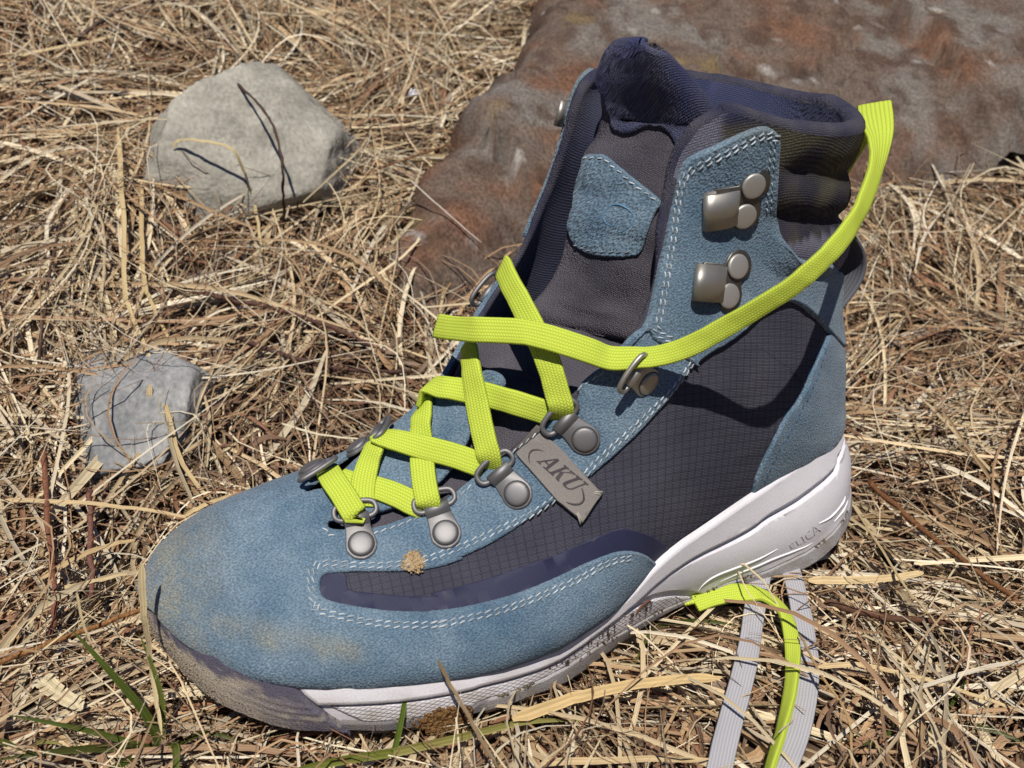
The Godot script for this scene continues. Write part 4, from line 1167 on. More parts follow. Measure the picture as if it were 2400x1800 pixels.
func build_hardware() -> void:
	var proto := make_eyelet()
	var e := pts2(EYN)
	for i in 5:
		var o: Node3D = proto if i == 0 else proto.duplicate()
		o.name = "lace_eyelet"
		boot.add_child(o, true)
		seat(o, S_f, e[i * 2], e[i * 2 + 1], 1.5, 0.94, 0.5 if i == 4 else 0.0)
		if i == 4:
			for q in o.get_children() + [o]: q.material_override = M.nickel_dark if q.name != "rivet_seat" else M.gap
	for a in [[FAR1, 0.95, 0.0], [FAR2, 0.95, 0.2]]:
		var o: Node3D = proto.duplicate()
		o.name = "lace_eyelet"
		boot.add_child(o, true)
		var q := pts2(a[0])
		seat(o, S_f, q[0], q[1], 1.5, a[1], a[2])
	for q in [[Vector2(0.52, -0.37), Vector2(0.525, -0.22)]]:
		var o: Node3D = proto.duplicate()
		o.name = "lace_eyelet"
		boot.add_child(o, true)
		seat(o, S_f, q[0], q[1], 1.5, 0.95, 0.15)
	var hook := make_hook()
	var hk := pts2(HOOKS)
	for i in 2:
		var o: Node3D = hook if i == 0 else hook.duplicate()
		o.name = "lace_hook"
		boot.add_child(o, true)
		seat(o, S_f, hk[i * 3], hk[i * 3 + 1], 2.3, 0.98)
	for q in [[Vector2(0.835, -0.335), Vector2(0.875, -0.33)], [Vector2(0.77, -0.40), Vector2(0.81, -0.39)]]:
		var o: Node3D = hook.duplicate()
		o.name = "lace_hook"
		boot.add_child(o, true)
		seat(o, S_f, q[0], q[1], 1.2, 0.72)
		o.transform.basis.x = -o.transform.basis.x
	# webbing loop on the back of the heel
	var lp := PackedVector3Array(); var ln := PackedVector3Array()
	for k in 13:
		var t := k / 12.0
		lp.append(Vector3(266.0 + 15.0 * sin(PI * t) , 150.0 - 42.0 * t, 0.0) + Vector3(10.0 * t, 0, 0))
		ln.append(Vector3(1, 0.2 - 0.5 * t, 0))
	var web := ribbon(lp, ln, func(_t: float) -> float: return 15.0, 1.8, 9.0)
	var wm: StandardMaterial3D = M.grey_lace.duplicate()
	wm.albedo_color = Color(0.40, 0.41, 0.45)
	bpart("pull_loop", web, wm)

func build_sole() -> void:
	# the foam body, right round
	var st := begin(); var G := []; var GN := []
	for i in 161:
		var s := -1.0 + i / 80.0
		var r := PackedVector3Array(); var rn := PackedVector3Array()
		var t0 := sole_wall(s, 0.0); var b0 := sole_wall(s, 1.0)
		var out := Vector3(t0.x - 150.0, 0, t0.z)
		var mid := Vector3(clampf(t0.x, 45.0, 262.0), t0.y, 0)
		r.append(t0.lerp(mid, 0.30) - Vector3(0, 1.5, 0)); rn.append(Vector3.UP)
		for k in 9:
			r.append(sole_wall(s, k / 8.0)); rn.append((t0 - mid).normalized() + Vector3(0, 0.2 - 0.4 * k / 8.0, 0))
		var mb := Vector3(clampf(b0.x, 45.0, 262.0), b0.y, 0)
		r.append(b0.lerp(mb, 0.1) - Vector3(0, 0.5, 0)); rn.append(Vector3.DOWN)
		r.append(mb); rn.append(Vector3.DOWN)
		G.append(r); GN.append(rn)
	sheetn(G, GN, st, foam_col)
	var mid_sole := bpart("midsole", finish(st), M.foam)
	var crease := chaikin(pts2(CREASE), 1, false)
	var low := chaikin(pts2(LOWL), 1, false)
	var cut := pts2(RANDCUT)
	# upper rim band, near and far
	var band := PackedVector2Array()
	band.append_array(PackedVector2Array([Vector2(cut[0].x, -0.05), Vector2(cut[2].x, cut[2].y)]))
	for q in crease:
		if q.x > cut[3].x and q.x < 0.985: band.append(q)
	var cl := band[band.size() - 1]
	band.append(Vector2(0.999, cl.y)); 
	for i in 21: band.append(Vector2(lerpf(0.999, cut[0].x, i / 20.0), -0.05))
	bpart("rim_band", patch(W_f, band, 2.3, 1.6, 0.012, 0.06, foam_col), M.foam, mid_sole)
	var mir := PackedVector2Array()
	for q in band: mir.append(Vector2(-q.x, q.y))
	bpart("rim_band", patch(W_f, mir, 2.3, 1.6, 0.012, 0.06, foam_col), M.foam, mid_sole)
	# lower side wall: netted in the forefoot, smooth at the heel
	var net_p := PackedVector2Array(); var heel_p := PackedVector2Array()
	var c0 := 0.57; var l0 := 0.665
	for q in crease:
		if q.x > cut[3].x + 0.012 and q.x < c0: net_p.append(q + Vector2(0, 0.045))
	var back := PackedVector2Array()
	for q in low:
		if q.x < l0 and q.x > cut[5].x + 0.02: back.append(q + Vector2(0, 0.0))
	back.reverse()
	net_p.append_array(back)
	bpart("netted_side", patch(W_f, net_p, 0.9, 0.7, 0.012, 0.06, foam_col), M.foam_net, mid_sole)
	for q in crease:
		if q.x >= c0 and q.x < 0.985: heel_p.append(q + Vector2(0, 0.045))
	heel_p.append(Vector2(0.999, heel_p[heel_p.size() - 1].y)); heel_p.append(Vector2(0.999, low[low.size() - 1].y))
	back = PackedVector2Array()
	for q in low:
		if q.x >= l0 and q.x < 0.98: back.append(q)
	back.reverse()
	heel_p.append_array(back)
	bpart("heel_side", patch(W_f, heel_p, 1.1, 0.9, 0.012, 0.06, foam_col, -0.4, heel_bulge), M.foam, mid_sole)
	st = begin()
	for a in [HG1, HG2, HG3, HG4]:
		var p := surf_path(W_f, a, 1.1)
		for i in p.size():
			var q := chaikin(pts2(a), 2, false)[i]
			p[i] += frame(W_f, q.x, q.y)[2] * heel_bulge(q.x, q.y)
		tube(st, p, func(k: float) -> float: return 0.5 * sin(PI * clampf(k * 0.94 + 0.03, 0.0, 1.0)) + 0.08, 6, lin(226, 226, 232))
	bpart("heel_ridge", finish(st), M.thread, mid_sole)
	bpart("raised_lettering", lettering(W_f, "ELICA", ELICA, 1.5, PackedStringArray(["Droid Sans"]), false, 1.1), plain(lin(206, 206, 214), 0.6), mid_sole)
	# tread
	var tread := PackedVector2Array()
	for q in low:
		if q.x > 0.225 and q.x < 0.98: tread.append(q)
	tread.append(Vector2(0.999, tread[tread.size() - 1].y))
	for i in 24: tread.append(Vector2(lerpf(0.999, 0.225, i / 23.0), 1.04))
	var out_sole := bpart("outsole", patch(W_f, tread, 1.4, 0.8, 0.012, 0.06, outsole_col), M.rubber)
	for i in 22:
		var s := 0.16 + i * 0.037
		var p: Vector3 = W_f.call(s, 1.0)
		var d: Vector3 = (W_f.call(s + 0.01, 1.0) - W_f.call(s - 0.01, 1.0)).normalized()
		var nn: Vector3 = Vector3(-d.z, 0, d.x).normalized()
		var hh := 3.4 if s > 0.7 else 3.0
		st = begin()
		var c := p - nn * 3.2 + Vector3(0, -0.5, 0)
		var o := PackedVector2Array([Vector2(-4.0, -4.5), Vector2(3.2, -4.5), Vector2(4.2, 4.2), Vector2(-2.6, 4.2)])
		var q0 := []
		for z in [0.0, 1.0]:
			for e in o: q0.append(c + d * e.x * (1.0 - 0.18 * z) + nn * e.y * (1.0 - 0.12 * z) - Vector3(0, hh * z - 1.5, 0))
		for k in 4:
			var k2 := (k + 1) % 4
			var m: Vector3 = (q0[k] + q0[k2]) * 0.5 - c
			var col := outsole_col(p, Vector2.ZERO)
			tri(st, q0[k], q0[k2], q0[k2 + 4], m, Vector2.ZERO, Vector2.ZERO, Vector2.ZERO, col, col, col)
			tri(st, q0[k], q0[k2 + 4], q0[k + 4], m, Vector2.ZERO, Vector2.ZERO, Vector2.ZERO, col, col, col)
		for t in [[4, 5, 6], [4, 6, 7]]: tri(st, q0[t[0]], q0[t[1]], q0[t[2]], Vector3.DOWN)
		bpart("tread_lug", finish(st), M.rubber, out_sole)
	# rubber toe rand
	var rand := PackedVector2Array()
	for i in 25: rand.append(Vector2(lerpf(-0.30, cut[0].x, i / 24.0), -0.06))
	rand.append_array(cut)
	rand.append(Vector2(cut[cut.size() - 1].x, 1.03))
	for i in 25: rand.append(Vector2(lerpf(cut[cut.size() - 1].x, -0.30, i / 24.0), 1.03))
	bpart("toe_rand", patch(W_f, rand, 2.7, 1.2, 0.006, 0.03, rand_col, -0.4, rand_bump), M.rubber)

func heel_bulge(s: float, w: float) -> float:
	return 1.6 * smoothstep(0.6, 0.75, s) * sin(PI * clampf((w - 0.2) / 0.6, 0.0, 1.0))

func grain_cluster(f: Callable, c: Vector2, n: int, rad: float, size: float, a: Color, b: Color, h: float, called: String, aspect := 1.0) -> void:
	var st := begin()
	var fr := frame(f, c.x, c.y)
	var lu: float = fr[0].length(); var lv: float = fr[1].length()
	for i in n:
		var r := rad * sqrt(rng.randf()) * (0.5 + 0.5 * rng.randf()); var an := rng.randf() * TAU
		var q := c + Vector2(cos(an) * r * aspect / lu, sin(an) * r / lv)
		var p: Vector3 = f.call(q.x, q.y) + fr[2] * (h + size * 0.3 * rng.randf() + 0.35 * size * (1.0 - r / rad))
		var s := size * (0.4 + rng.randf())
		box_into(st, Transform3D(Basis.from_euler(Vector3(rng.randf(), rng.randf(), rng.randf()) * TAU), p), Vector3(s, s * 0.7, s * 0.8), a.lerp(b, rng.randf()))
	bpart(called, finish(st), M.dirt).set_meta("kind", "stuff")

func build_dirt() -> void:
	grain_cluster(S_f, Vector2(CRUST[0], CRUST[1]), 420, 4.6, 0.55, lin(222, 202, 166), lin(200, 166, 118), 1.45, "dried_mud")
	grain_cluster(W_f, Vector2(MUD[0], MUD[1]), 620, 7.0, 1.1, lin(158, 122, 80), lin(122, 92, 62), 1.2, "clay_clump", 1.6)
	var sp := pts2(SPECK)
	for i in sp.size(): grain_cluster(W_f, sp[i], 13, 6.5 if i < 3 else 4.5, 0.7, lin(62, 54, 48), lin(96, 84, 72), 1.4, "mud_specks", 2.0)
	var sc := begin()
	tube(sc, surf_path(W_f, SCRATCH, 1.0), func(k: float) -> float: return 0.12 + 0.34 * sin(PI * k), 6, lin(112, 74, 60))
	bpart("brown_scratch", finish(sc), M.thread)
	# dust and sand clinging to the lower half of the toe rand
	var st := begin()
	for i in 2600:
		var s := rng.randfn() * 0.085
		var w := 0.34 + 0.66 * rng.randf()
		if s > 0.17 or s < -0.22 or n_mid.get_noise_2d(s * 30.0, w * 4.0) < -0.12 + maxf(0.0, s) * 2.0: continue
		var n: Vector3 = frame(W_f, s, w)[2]
		if s < 0.0 and n.z > 0.2: n.z = -n.z
		var p: Vector3 = W_f.call(s, w) + n * (2.72 + rand_bump(s, w))
		var k := 0.25 + 0.5 * rng.randf() * rng.randf()
		box_into(st, Transform3D(Basis.from_euler(Vector3(rng.randf(), rng.randf(), rng.randf()) * TAU), p), Vector3(k, k * 0.8, k * 0.9), lin(196, 186, 168).lerp(lin(140, 126, 108), rng.randf()))
	bpart("sand_grains", finish(st), M.dirt).set_meta("kind", "stuff")
	# soil packed along the two grooves of the sole
	st = begin()
	for a in [LOWL]:
		var q := chaikin(pts2(a), 2, false)
		for i in q.size():
			if q[i].x < 0.2 or q[i].x > 0.97: continue
			for k in 6:
				var u := q[i] + Vector2(rng.randfn() * 0.006, rng.randfn() * 0.018)
				if n_mid.get_noise_2d(u.x * 25.0, 3.0 if a == LOWL else 8.0) < 0.16: continue
				var p: Vector3 = W_f.call(u.x, u.y) + frame(W_f, u.x, u.y)[2] * (1.2 + heel_bulge(u.x, u.y) * 0.9)
				var s := 0.3 + 0.55 * rng.randf()
				box_into(st, Transform3D(Basis.from_euler(Vector3(rng.randf(), rng.randf(), rng.randf()) * TAU), p), Vector3(s, s * 0.7, s * 0.8), lin(164, 150, 132).lerp(lin(92, 80, 68), rng.randf()))
	bpart("groove_soil", finish(st), M.dirt).set_meta("kind", "stuff")

# ---------------------------------------------------------------- laces
func strand(a: Array, stride: int, normals: PackedVector3Array, wid: Callable, t: float, parent: Node3D, called: String, mat: Material, base: Vector3, turn := 0.0) -> MeshInstance3D:
	var p := spline3(pts3(a, stride), 6)
	var n := PackedVector3Array()
	if normals.is_empty(): n = spline3(pts3(a, stride, 3), 6)
	elif normals.size() == 1:
		for q in p: n.append(normals[0])
	else:
		for i in p.size():
			var s := float(i) / (p.size() - 1) * (normals.size() - 1)
			var k := mini(int(s), normals.size() - 2)
			n.append(normals[k].lerp(normals[k + 1], s - k).normalized())
	# woven tape is never quite flat: it rocks a little about its own length
	for i in p.size():
		var tg := (p[mini(i + 1, p.size() - 1)] - p[maxi(i - 1, 0)]).normalized()
		n[i] = n[i].rotated(tg, 0.22 * n_mid.get_noise_2d(i * 0.09 + p[0].x, p[0].z))
	for i in p.size(): p[i] -= base / MM
	return part(called, ribbon(p, n, wid, t, 8.6), mat, parent)

func build_laces() -> void:
	var base := Vector3(0.12, 0.07, 0.02)
	var l := thing("shoelace", base)
	tag(l, "yellow-green flat lace threaded criss-cross through the boot's eyelets, one end hanging in a loop behind", "shoelace")
	var none := PackedVector3Array()
	var w := func(_t: float) -> float: return 8.7
	for a in [L3, L2, L7, L1, L4, L5, L6, L8]:
		strand(a, 6, none, w, 1.9, l, "crossing_strand", M.lace, base)
	strand(L10, 3, PackedVector3Array([Vector3(-0.5, 0.5, 0.75), Vector3(-0.35, 0.55, 0.75), Vector3(-0.25, 0.6, 0.8), Vector3(-0.1, 0.75, 0.7), Vector3(0.1, 0.6, 0.8), Vector3(0.1, 0.4, 1), Vector3(0.0, 0.2, 1), Vector3(-0.1, 0.1, 1), Vector3(-0.45, 0.1, 0.9), Vector3(-0.69, 0.15, 0.7)]), func(t: float) -> float: return 8.9 - 1.9 * smoothstep(0.28, 0.42, t) + 5.2 * smoothstep(0.84, 0.97, t), 1.7, l, "hanging_strand", M.lace, base)
	# over the collar, down behind the heel to the grass and out under the sole
	var e: int = L10.size()
	var back := [L10[e - 3] + 0.3, L10[e - 2] - 1.5, L10[e - 1] - 1.5, L10[e - 3] + 0.6, L10[e - 2] - 6.0, L10[e - 1] - 4.0, 283.0, 176.0, -8.0, 277.0, 156.0, -12.0, 284.0, 134.0, -26.0, 290.0, 120.0, -40.0, 296.0, 70.0, -42.0, 290.0, 24.0, -36.0, 262.0, 9.0, -22.0, 225.0, 6.5, 8.0, G_YEL[0] + 3.0, 8.0, G_YEL[2] - 12.0, G_YEL[0], G_YEL[1], G_YEL[2]]
	strand(back, 3, PackedVector3Array([Vector3(-0.6, 0.4, 0.6), Vector3(0.5, 0.6, -0.6), Vector3(0.7, 0.1, -0.7), Vector3(1, 0, -0.3), Vector3(0.8, 0.6, -0.2), Vector3(0, 1, 0.2)]), func(t: float) -> float: return 6.0 + 2.6 * smoothstep(0.0, 0.12, t), 1.5, l, "hanging_strand", M.lace, base)
	strand(G_YEL, 3, PackedVector3Array([Vector3(0, 0.9, 0.5), Vector3(0.1, 1, 0.3), Vector3(0.3, 0.8, 0.2), Vector3(-0.95, 0.5, 0.1), Vector3(-0.95, 0.35, 0.1), Vector3(-0.95, 0.3, 0.1), Vector3(-0.9, 0.4, 0.2)]), func(t: float) -> float: return 8.2 - 2.4 * smoothstep(0.2, 0.4, t), 2.0, l, "loose_end", M.lace, base)
	var gb := Vector3(0.21, 0.008, 0.07)
	var g := thing("shoelace", gb)
	tag(g, "pale grey flat lace lying on the grass, two strands coming from under the heel", "shoelace")
	var up := PackedVector3Array([Vector3(-0.12, 1, 0.1), Vector3(0.22, 1, 0.05), Vector3(-0.12, 1, 0.1), Vector3(0.25, 1, 0.15), Vector3(-0.1, 1, 0.15)])
	strand(G_GR1, 3, up, func(_t: float) -> float: return 8.4, 1.4, g, "strand", M.grey_lace, gb)
	strand(G_GR2, 3, up, func(_t: float) -> float: return 8.5, 1.4, g, "strand", M.grey_lace, gb)
	var turn := [G_GR1[0], G_GR1[1], G_GR1[2], G_GR1[0] + 4.0, 7.0, 14.0, 238.0, 6.0, -14.0, 262.0, 6.5, -20.0, G_GR2[0] + 8.0, 6.5, 6.0, G_GR2[0], G_GR2[1], G_GR2[2]]
	strand(turn, 3, PackedVector3Array([Vector3.UP, Vector3.UP]), func(_t: float) -> float: return 8.8, 1.4, g, "strand", M.grey_lace, gb)

# ---------------------------------------------------------------- the hillside
func lie(x: float, z: float) -> float:
	var s := maxf(0.0, -z - 70.0)
	var q := maxf(0.0, x - 285.0)
	return -3.0 + 0.45 * (sqrt(s * s + 1600.0) - 40.0) + clampf((x - 60.0) * 0.028, -3.0, 6.0) + 0.22 * (sqrt(q * q + 900.0) - 30.0)

func near_boot(x: float, z: float) -> float:
	# 0 under the sole, 1 well away from it
	var dx := maxf(maxf(-x, x - 300.0), 0.0)
	var dz := maxf(absf(z) - 62.0, 0.0)
	return smoothstep(0.0, 70.0, sqrt(dx * dx + dz * dz))

func land(x: float, z: float) -> float:
	var k := near_boot(x, z)
	return lie(x, z) - 8.0 + 3.0 * k + k * (9.0 * n_low.get_noise_2d(x * 0.008, z * 0.008) + 5.0 * n_mid.get_noise_2d(x * 0.03, z * 0.03))

func build_ground() -> void:
	var st := begin()
	var xs := PackedFloat32Array(); var zs := PackedFloat32Array()
	for i in range(-30, 131): xs.append(i * 10.0 - 0.0 if i > -31 else 0.0)
	var x := -300.0
	while x > -9000.0:
		x -= maxf(20.0, absf(x) * 0.12); xs.insert(0, x)
	x = 1300.0
	while x < 11000.0:
		x += x * 0.12; xs.append(x)
	for i in range(-75, 36): zs.append(i * 10.0)
	var z := -750.0
	while z > -12000.0:
		z -= absf(z) * 0.1; zs.insert(0, z)
	z = 350.0
	while z < 6000.0:
		z += z * 0.15; zs.append(z)
	var P := []
	for a in xs:
		var r := PackedVector3Array()
		for b in zs: r.append(Vector3(a, land(a, b), b))
		P.append(r)
	for i in xs.size() - 1:
		for j in zs.size() - 1:
			var c := []
			for q in [P[i][j], P[i + 1][j], P[i + 1][j + 1], P[i][j + 1]]:
				var k := clampf(0.5 + 0.7 * n_low.get_noise_2d(q.x * 0.02, q.z * 0.02), 0.0, 1.0)
				c.append(lin(100, 78, 60).lerp(lin(140, 112, 86), k))
			tri(st, P[i][j], P[i + 1][j], P[i + 1][j + 1], Vector3.UP, Vector2.ZERO, Vector2.ZERO, Vector2.ZERO, c[0], c[1], c[2])
			tri(st, P[i][j], P[i + 1][j + 1], P[i][j + 1], Vector3.UP, Vector2.ZERO, Vector2.ZERO, Vector2.ZERO, c[0], c[2], c[3])
	var o := part("ground", finish(st), M.soil, self)
	o.set_meta("kind", "structure")

# ---- rocks and stones
var SLAB := PackedVector2Array([Vector2(350, -470), Vector2(300, -390), Vector2(243, -330), Vector2(196, -292), Vector2(170, -256), Vector2(158, -232), Vector2(156, -204), Vector2(188, -196), Vector2(235, -208), Vector2(330, -232), Vector2(420, -226), Vector2(487, -212), Vector2(527, -196), Vector2(576, -182), Vector2(700, -190), Vector2(1000, -240), Vector2(1150, -420), Vector2(1150, -800), Vector2(700, -860), Vector2(420, -640)])

func slab_depth(q: Vector2) -> float:
	var d := 1e9
	var n := SLAB.size()
	for i in n:
		d = minf(d, q.distance_to(Geometry2D.get_closest_point_to_segment(q, SLAB[i], SLAB[(i + 1) % n])))
	return d if Geometry2D.is_point_in_polygon(q, SLAB) else -d

# broken rock: every cell of a scattered grid is a plane of its own, tilted and stepped
func facets(q: Vector2, cell: float, amp: float) -> float:
	var g := (q / cell).floor()
	var best := 1e9; var h := 0.0
	for i in range(-1, 2):
		for j in range(-1, 2):
			var c := g + Vector2(i, j)
			var r := fposmod(sin(c.x * 127.1 + c.y * 311.7) * 43758.5453, 1.0)
			var s := fposmod(sin(c.x * 269.5 + c.y * 183.3) * 43758.5453, 1.0)
			var t := fposmod(sin(c.x * 419.2 + c.y * 371.9) * 43758.5453, 1.0)
			var o := (c + Vector2(r, s)) * cell
			var d := q.distance_to(o)
			if d < best:
				best = d
				h = amp * ((t - 0.5) * 0.9 + (q.x - o.x) / cell * (s - 0.5) * 1.6 + (q.y - o.y) / cell * (r - 0.5) * 1.6)
	return h

func rock_col(p: Vector3) -> Color:
	var q := p + Vector3(n_mid.get_noise_3d(p.x * 0.05, p.y * 0.05, p.z * 0.05), 0, n_mid.get_noise_3d(p.z * 0.05, p.x * 0.05, 7.0)) * 3.0
	var a := n_low.get_noise_3d(q.x * 0.010, q.y * 0.014, q.z * 0.010)
	var b := n_mid.get_noise_3d(q.x * 0.035 + 7.0, q.y * 0.035, q.z * 0.035)
	var c := n_low.get_noise_3d(q.x * 0.012 - 30.0, q.y * 0.012, q.z * 0.014)
	var f := n_fine.get_noise_3d(p.x * 0.22, p.y * 0.22, p.z * 0.22)
	var o := lin(134, 118, 108).lerp(lin(146, 110, 90), smoothstep(-0.1, 0.35, a))
	o = o.lerp(lin(152, 147, 142), smoothstep(-0.05, 0.3, c) * 0.8)
	o = o.lerp(lin(106, 86, 76), smoothstep(0.0, 0.4, b) * 0.8)
	o = o.lerp(lin(158, 138, 96), smoothstep(0.34, 0.5, n_low.get_noise_3d(q.x * 0.014 + 90.0, q.y * 0.01, q.z * 0.014)) * 0.6)
	o = o.lerp(lin(206, 202, 198), smoothstep(0.60, 0.68, n_fine.get_noise_3d(q.x * 0.06, q.y * 0.04, q.z * 0.035)) * 0.8)
	o = o * (0.90 + 0.26 * f)
	o = o * (1.0 - 0.55 * smoothstep(0.022, 0.006, absf(n_low.get_noise_2d(p.x * 0.006 + 40.0, p.z * 0.010 + 11.0))))
	o.a = 1.0
	return o

func build_rocks() -> void:
	var st := begin()
	var step := 4.0
	var P := {}
	var nx := 256; var nz := 172
	for i in nx:
		for j in nz:
			var x := 135.0 + i * step; var z := -870.0 + j * step
			var d := slab_depth(Vector2(x, z)) + 7.0 * n_mid.get_noise_2d(x * 0.02, z * 0.02)
			if d < -14.0: continue
			var crack := absf(n_low.get_noise_2d(x * 0.006 + 40.0, z * 0.010 + 11.0))
			var h := 50.0 * (1.0 - exp(-maxf(d + 6.0, 0.0) / 15.0)) - 12.0 * smoothstep(4.0, -14.0, d) - 8.0
			h += 8.0 * n_low.get_noise_2d(x * 0.006, z * 0.009) + facets(Vector2(x, z) + Vector2(n_mid.get_noise_2d(x * 0.02, z * 0.02), n_mid.get_noise_2d(x * 0.02 + 50.0, z * 0.02)) * 14.0, 150.0, 20.0) + facets(Vector2(x, z), 46.0, 3.0) + 1.3 * n_mid.get_noise_2d(x * 0.06, z * 0.08) + 0.9 * n_fine.get_noise_2d(x * 0.16, z * 0.16)
			h -= 8.0 * smoothstep(0.020, 0.004, crack)
			P[Vector2i(i, j)] = Vector3(x, lie(x, z) + h, z)
	for k in P:
		var b: Vector2i = k + Vector2i(1, 0); var c: Vector2i = k + Vector2i(1, 1); var d: Vector2i = k + Vector2i(0, 1)
		if P.has(b) and P.has(c) and P.has(d):
			tri(st, P[k], P[b], P[c], Vector3.UP, Vector2.ZERO, Vector2.ZERO, Vector2.ZERO, rock_col(P[k]), rock_col(P[b]), rock_col(P[c]))
			tri(st, P[k], P[c], P[d], Vector3.UP, Vector2.ZERO, Vector2.ZERO, Vector2.ZERO, rock_col(P[k]), rock_col(P[c]), rock_col(P[d]))
	tag(part("rock_slab", finish(st), M.rock, self), "large rust-brown rock slab with grey and pale patches behind the boot", "rock")
	stone("stone", Vector3(103, 97, -330), Vector3(68, 53, 58), 7, lin(190, 188, 178), lin(152, 150, 142), "pale grey angular stone with a dark twig lying across it", 0.0, [
		[Vector3(-0.12, 0.80, 0.58).normalized(), 0.70], [Vector3(-0.42, 0.30, 0.86).normalized(), 0.86], [Vector3(0.80, 0.25, 0.50).normalized(), 0.84], [Vector3(0.22, -0.42, 0.88).normalized(), 0.78], [Vector3(0.35, 0.86, 0.30).normalized(), 0.84],
		[Vector3(-0.9, 0.35, -0.1).normalized(), 0.98], [Vector3(-0.75, -0.4, 0.5).normalized(), 0.95], [Vector3(0, 0.4, -0.9).normalized(), 0.9], [Vector3(0.9, -0.1, -0.4).normalized(), 0.9], [Vector3(0, -1, 0), 0.8], [Vector3(-0.5, 0.5, -0.7).normalized(), 0.9], [Vector3(0.75, 0.62, -0.1).normalized(), 0.88]])
	stone("stone", Vector3(14, 20, -164), Vector3(34, 26, 46), 19, lin(180, 181, 182), lin(140, 143, 146), "small blue-grey stone half sunk in straw left of the laces", -0.15, [
		[Vector3(0.08, 0.72, 0.69).normalized(), 0.80], [Vector3(-0.92, 0.25, 0.3).normalized(), 0.88], [Vector3(0.86, 0.2, 0.46).normalized(), 0.84], [Vector3(0.1, -0.2, 0.97).normalized(), 0.88], [Vector3(-0.2, 0.9, -0.4).normalized(), 0.82], [Vector3(0, 0, -1), 0.9], [Vector3(0.5, 0.5, -0.7).normalized(), 0.9], [Vector3(0, -1, 0), 0.9], [Vector3(0.55, 0.3, 0.78).normalized(), 0.93]])
	stone("stone", Vector3(470, 52, -205), Vector3(20, 10, 16), 9, lin(132, 132, 134), lin(98, 98, 100), "small grey pebble in the straw right of the boot's collar", 0.9)

func stone(called: String, c: Vector3, r: Vector3, seed_n: int, a: Color, b: Color, label: String, yaw: float, faces := []) -> void:
	var g := RandomNumberGenerator.new()
	g.seed = seed_n
	var planes := []
	for i in 11:
		var y := lerpf(-0.9, 0.95, (i + 0.5) / 11.0); var an := i * 2.4 + g.randf() * 0.8
		planes.append([Vector3(cos(an) * sqrt(1.0 - y * y), y, sin(an) * sqrt(1.0 - y * y)).normalized(), g.randf_range(0.72, 0.98)])
	if faces: planes = faces
	var st := begin()
	var nu := 110; var nv := 66
	var P := []
	for i in nu:
		var row := PackedVector3Array()
		for j in nv + 1:
			var th := PI * j / nv; var ph := TAU * i / nu
			var d := Vector3(sin(th) * cos(ph), cos(th), sin(th) * sin(ph))
			var s := 0.0
			for pl in planes:
				var k: float = pl[0].dot(d) / pl[1]
				if k > 0.0: s += pow(k, 60.0)
			var rad := pow(s, -1.0 / 60.0)
			var q := d * rad
			q *= 1.0 + 0.035 * n_low.get_noise_3d(q.x * 1.5 + seed_n, q.y * 1.5, q.z * 1.5) + 0.022 * n_mid.get_noise_3d(q.x * 5.0 + seed_n, q.y * 5.0, q.z * 5.0) + 0.012 * n_fine.get_noise_3d(q.x * 14.0, q.y * 14.0, q.z * 14.0)
			q = q.normalized() * minf(q.length(), 1.5)
			row.append((q * r).rotated(Vector3.UP, yaw).rotated(Vector3.RIGHT, 0.25))
		P.append(row)
	var col := func(p: Vector3) -> Color:
		var k := clampf(0.5 + 0.8 * n_low.get_noise_3d(p.x * 0.03 + seed_n, p.y * 0.05, p.z * 0.03) + 0.5 * n_mid.get_noise_3d(p.x * 0.12, p.y * 0.12, p.z * 0.12), 0.0, 1.0)
		return a.lerp(b, k)
	for i in nu:
		for j in nv:
			var p0: Vector3 = P[i][j]; var p1: Vector3 = P[(i + 1) % nu][j]; var p2: Vector3 = P[(i + 1) % nu][j + 1]; var p3: Vector3 = P[i][j + 1]
			var n := (p0 + p2) * 0.5
			tri(st, p0, p1, p2, n, Vector2.ZERO, Vector2.ZERO, Vector2.ZERO, col.call(p0), col.call(p1), col.call(p2))
			tri(st, p0, p2, p3, n, Vector2.ZERO, Vector2.ZERO, Vector2.ZERO, col.call(p0), col.call(p2), col.call(p3))
	tag(part(called, finish(st), M.stone, self, c * MM), label, "stone")

# ---- grass
func blade(len: float, w: float, bend: float, kink: float, seg: int, col: Color, twist := 0.0) -> ArrayMesh:
	# a dry leaf: folded along its middle, tapering to a point, lying along x
	var st := begin()
	var P := []
	for i in seg + 1:
		var t := float(i) / seg
		var hw := w * 0.5 * pow(sin(PI * clampf(0.12 + 0.88 * t, 0.0, 1.0)), 0.55) * (1.0 - 0.25 * t)
		if i == seg: hw = 0.05
		var c := Vector3((t - 0.5) * len, bend * sin(PI * t), kink * (t - 0.5) * (t - 0.5) * 4.0 - kink * 0.4 + 0.12 * kink * sin(t * 9.0))
		var a := twist * (t - 0.5)
		var sd := Vector3(0, sin(a), cos(a)); var up := Vector3(0, cos(a), -sin(a))
		P.append([c - sd * hw + up * hw * 0.45, c, c + sd * hw + up * hw * 0.45])
	for i in seg:
		var u0 := float(i) / seg; var u1 := float(i + 1) / seg
		for k in 2:
			tri(st, P[i][k], P[i + 1][k], P[i + 1][k + 1], Vector3.UP, Vector2(k * 0.5, u0), Vector2(k * 0.5, u1), Vector2(k * 0.5 + 0.5, u1), col, col, col)
			tri(st, P[i][k], P[i + 1][k + 1], P[i][k + 1], Vector3.UP, Vector2(k * 0.5, u0), Vector2(k * 0.5 + 0.5, u1), Vector2(k * 0.5 + 0.5, u0), col, col, col)
	return finish(st)

func ground_normal(x: float, z: float) -> Vector3:
	return Vector3(lie(x - 4, z) - lie(x + 4, z), 8.0, lie(x, z - 4) - lie(x, z + 4)).normalized()

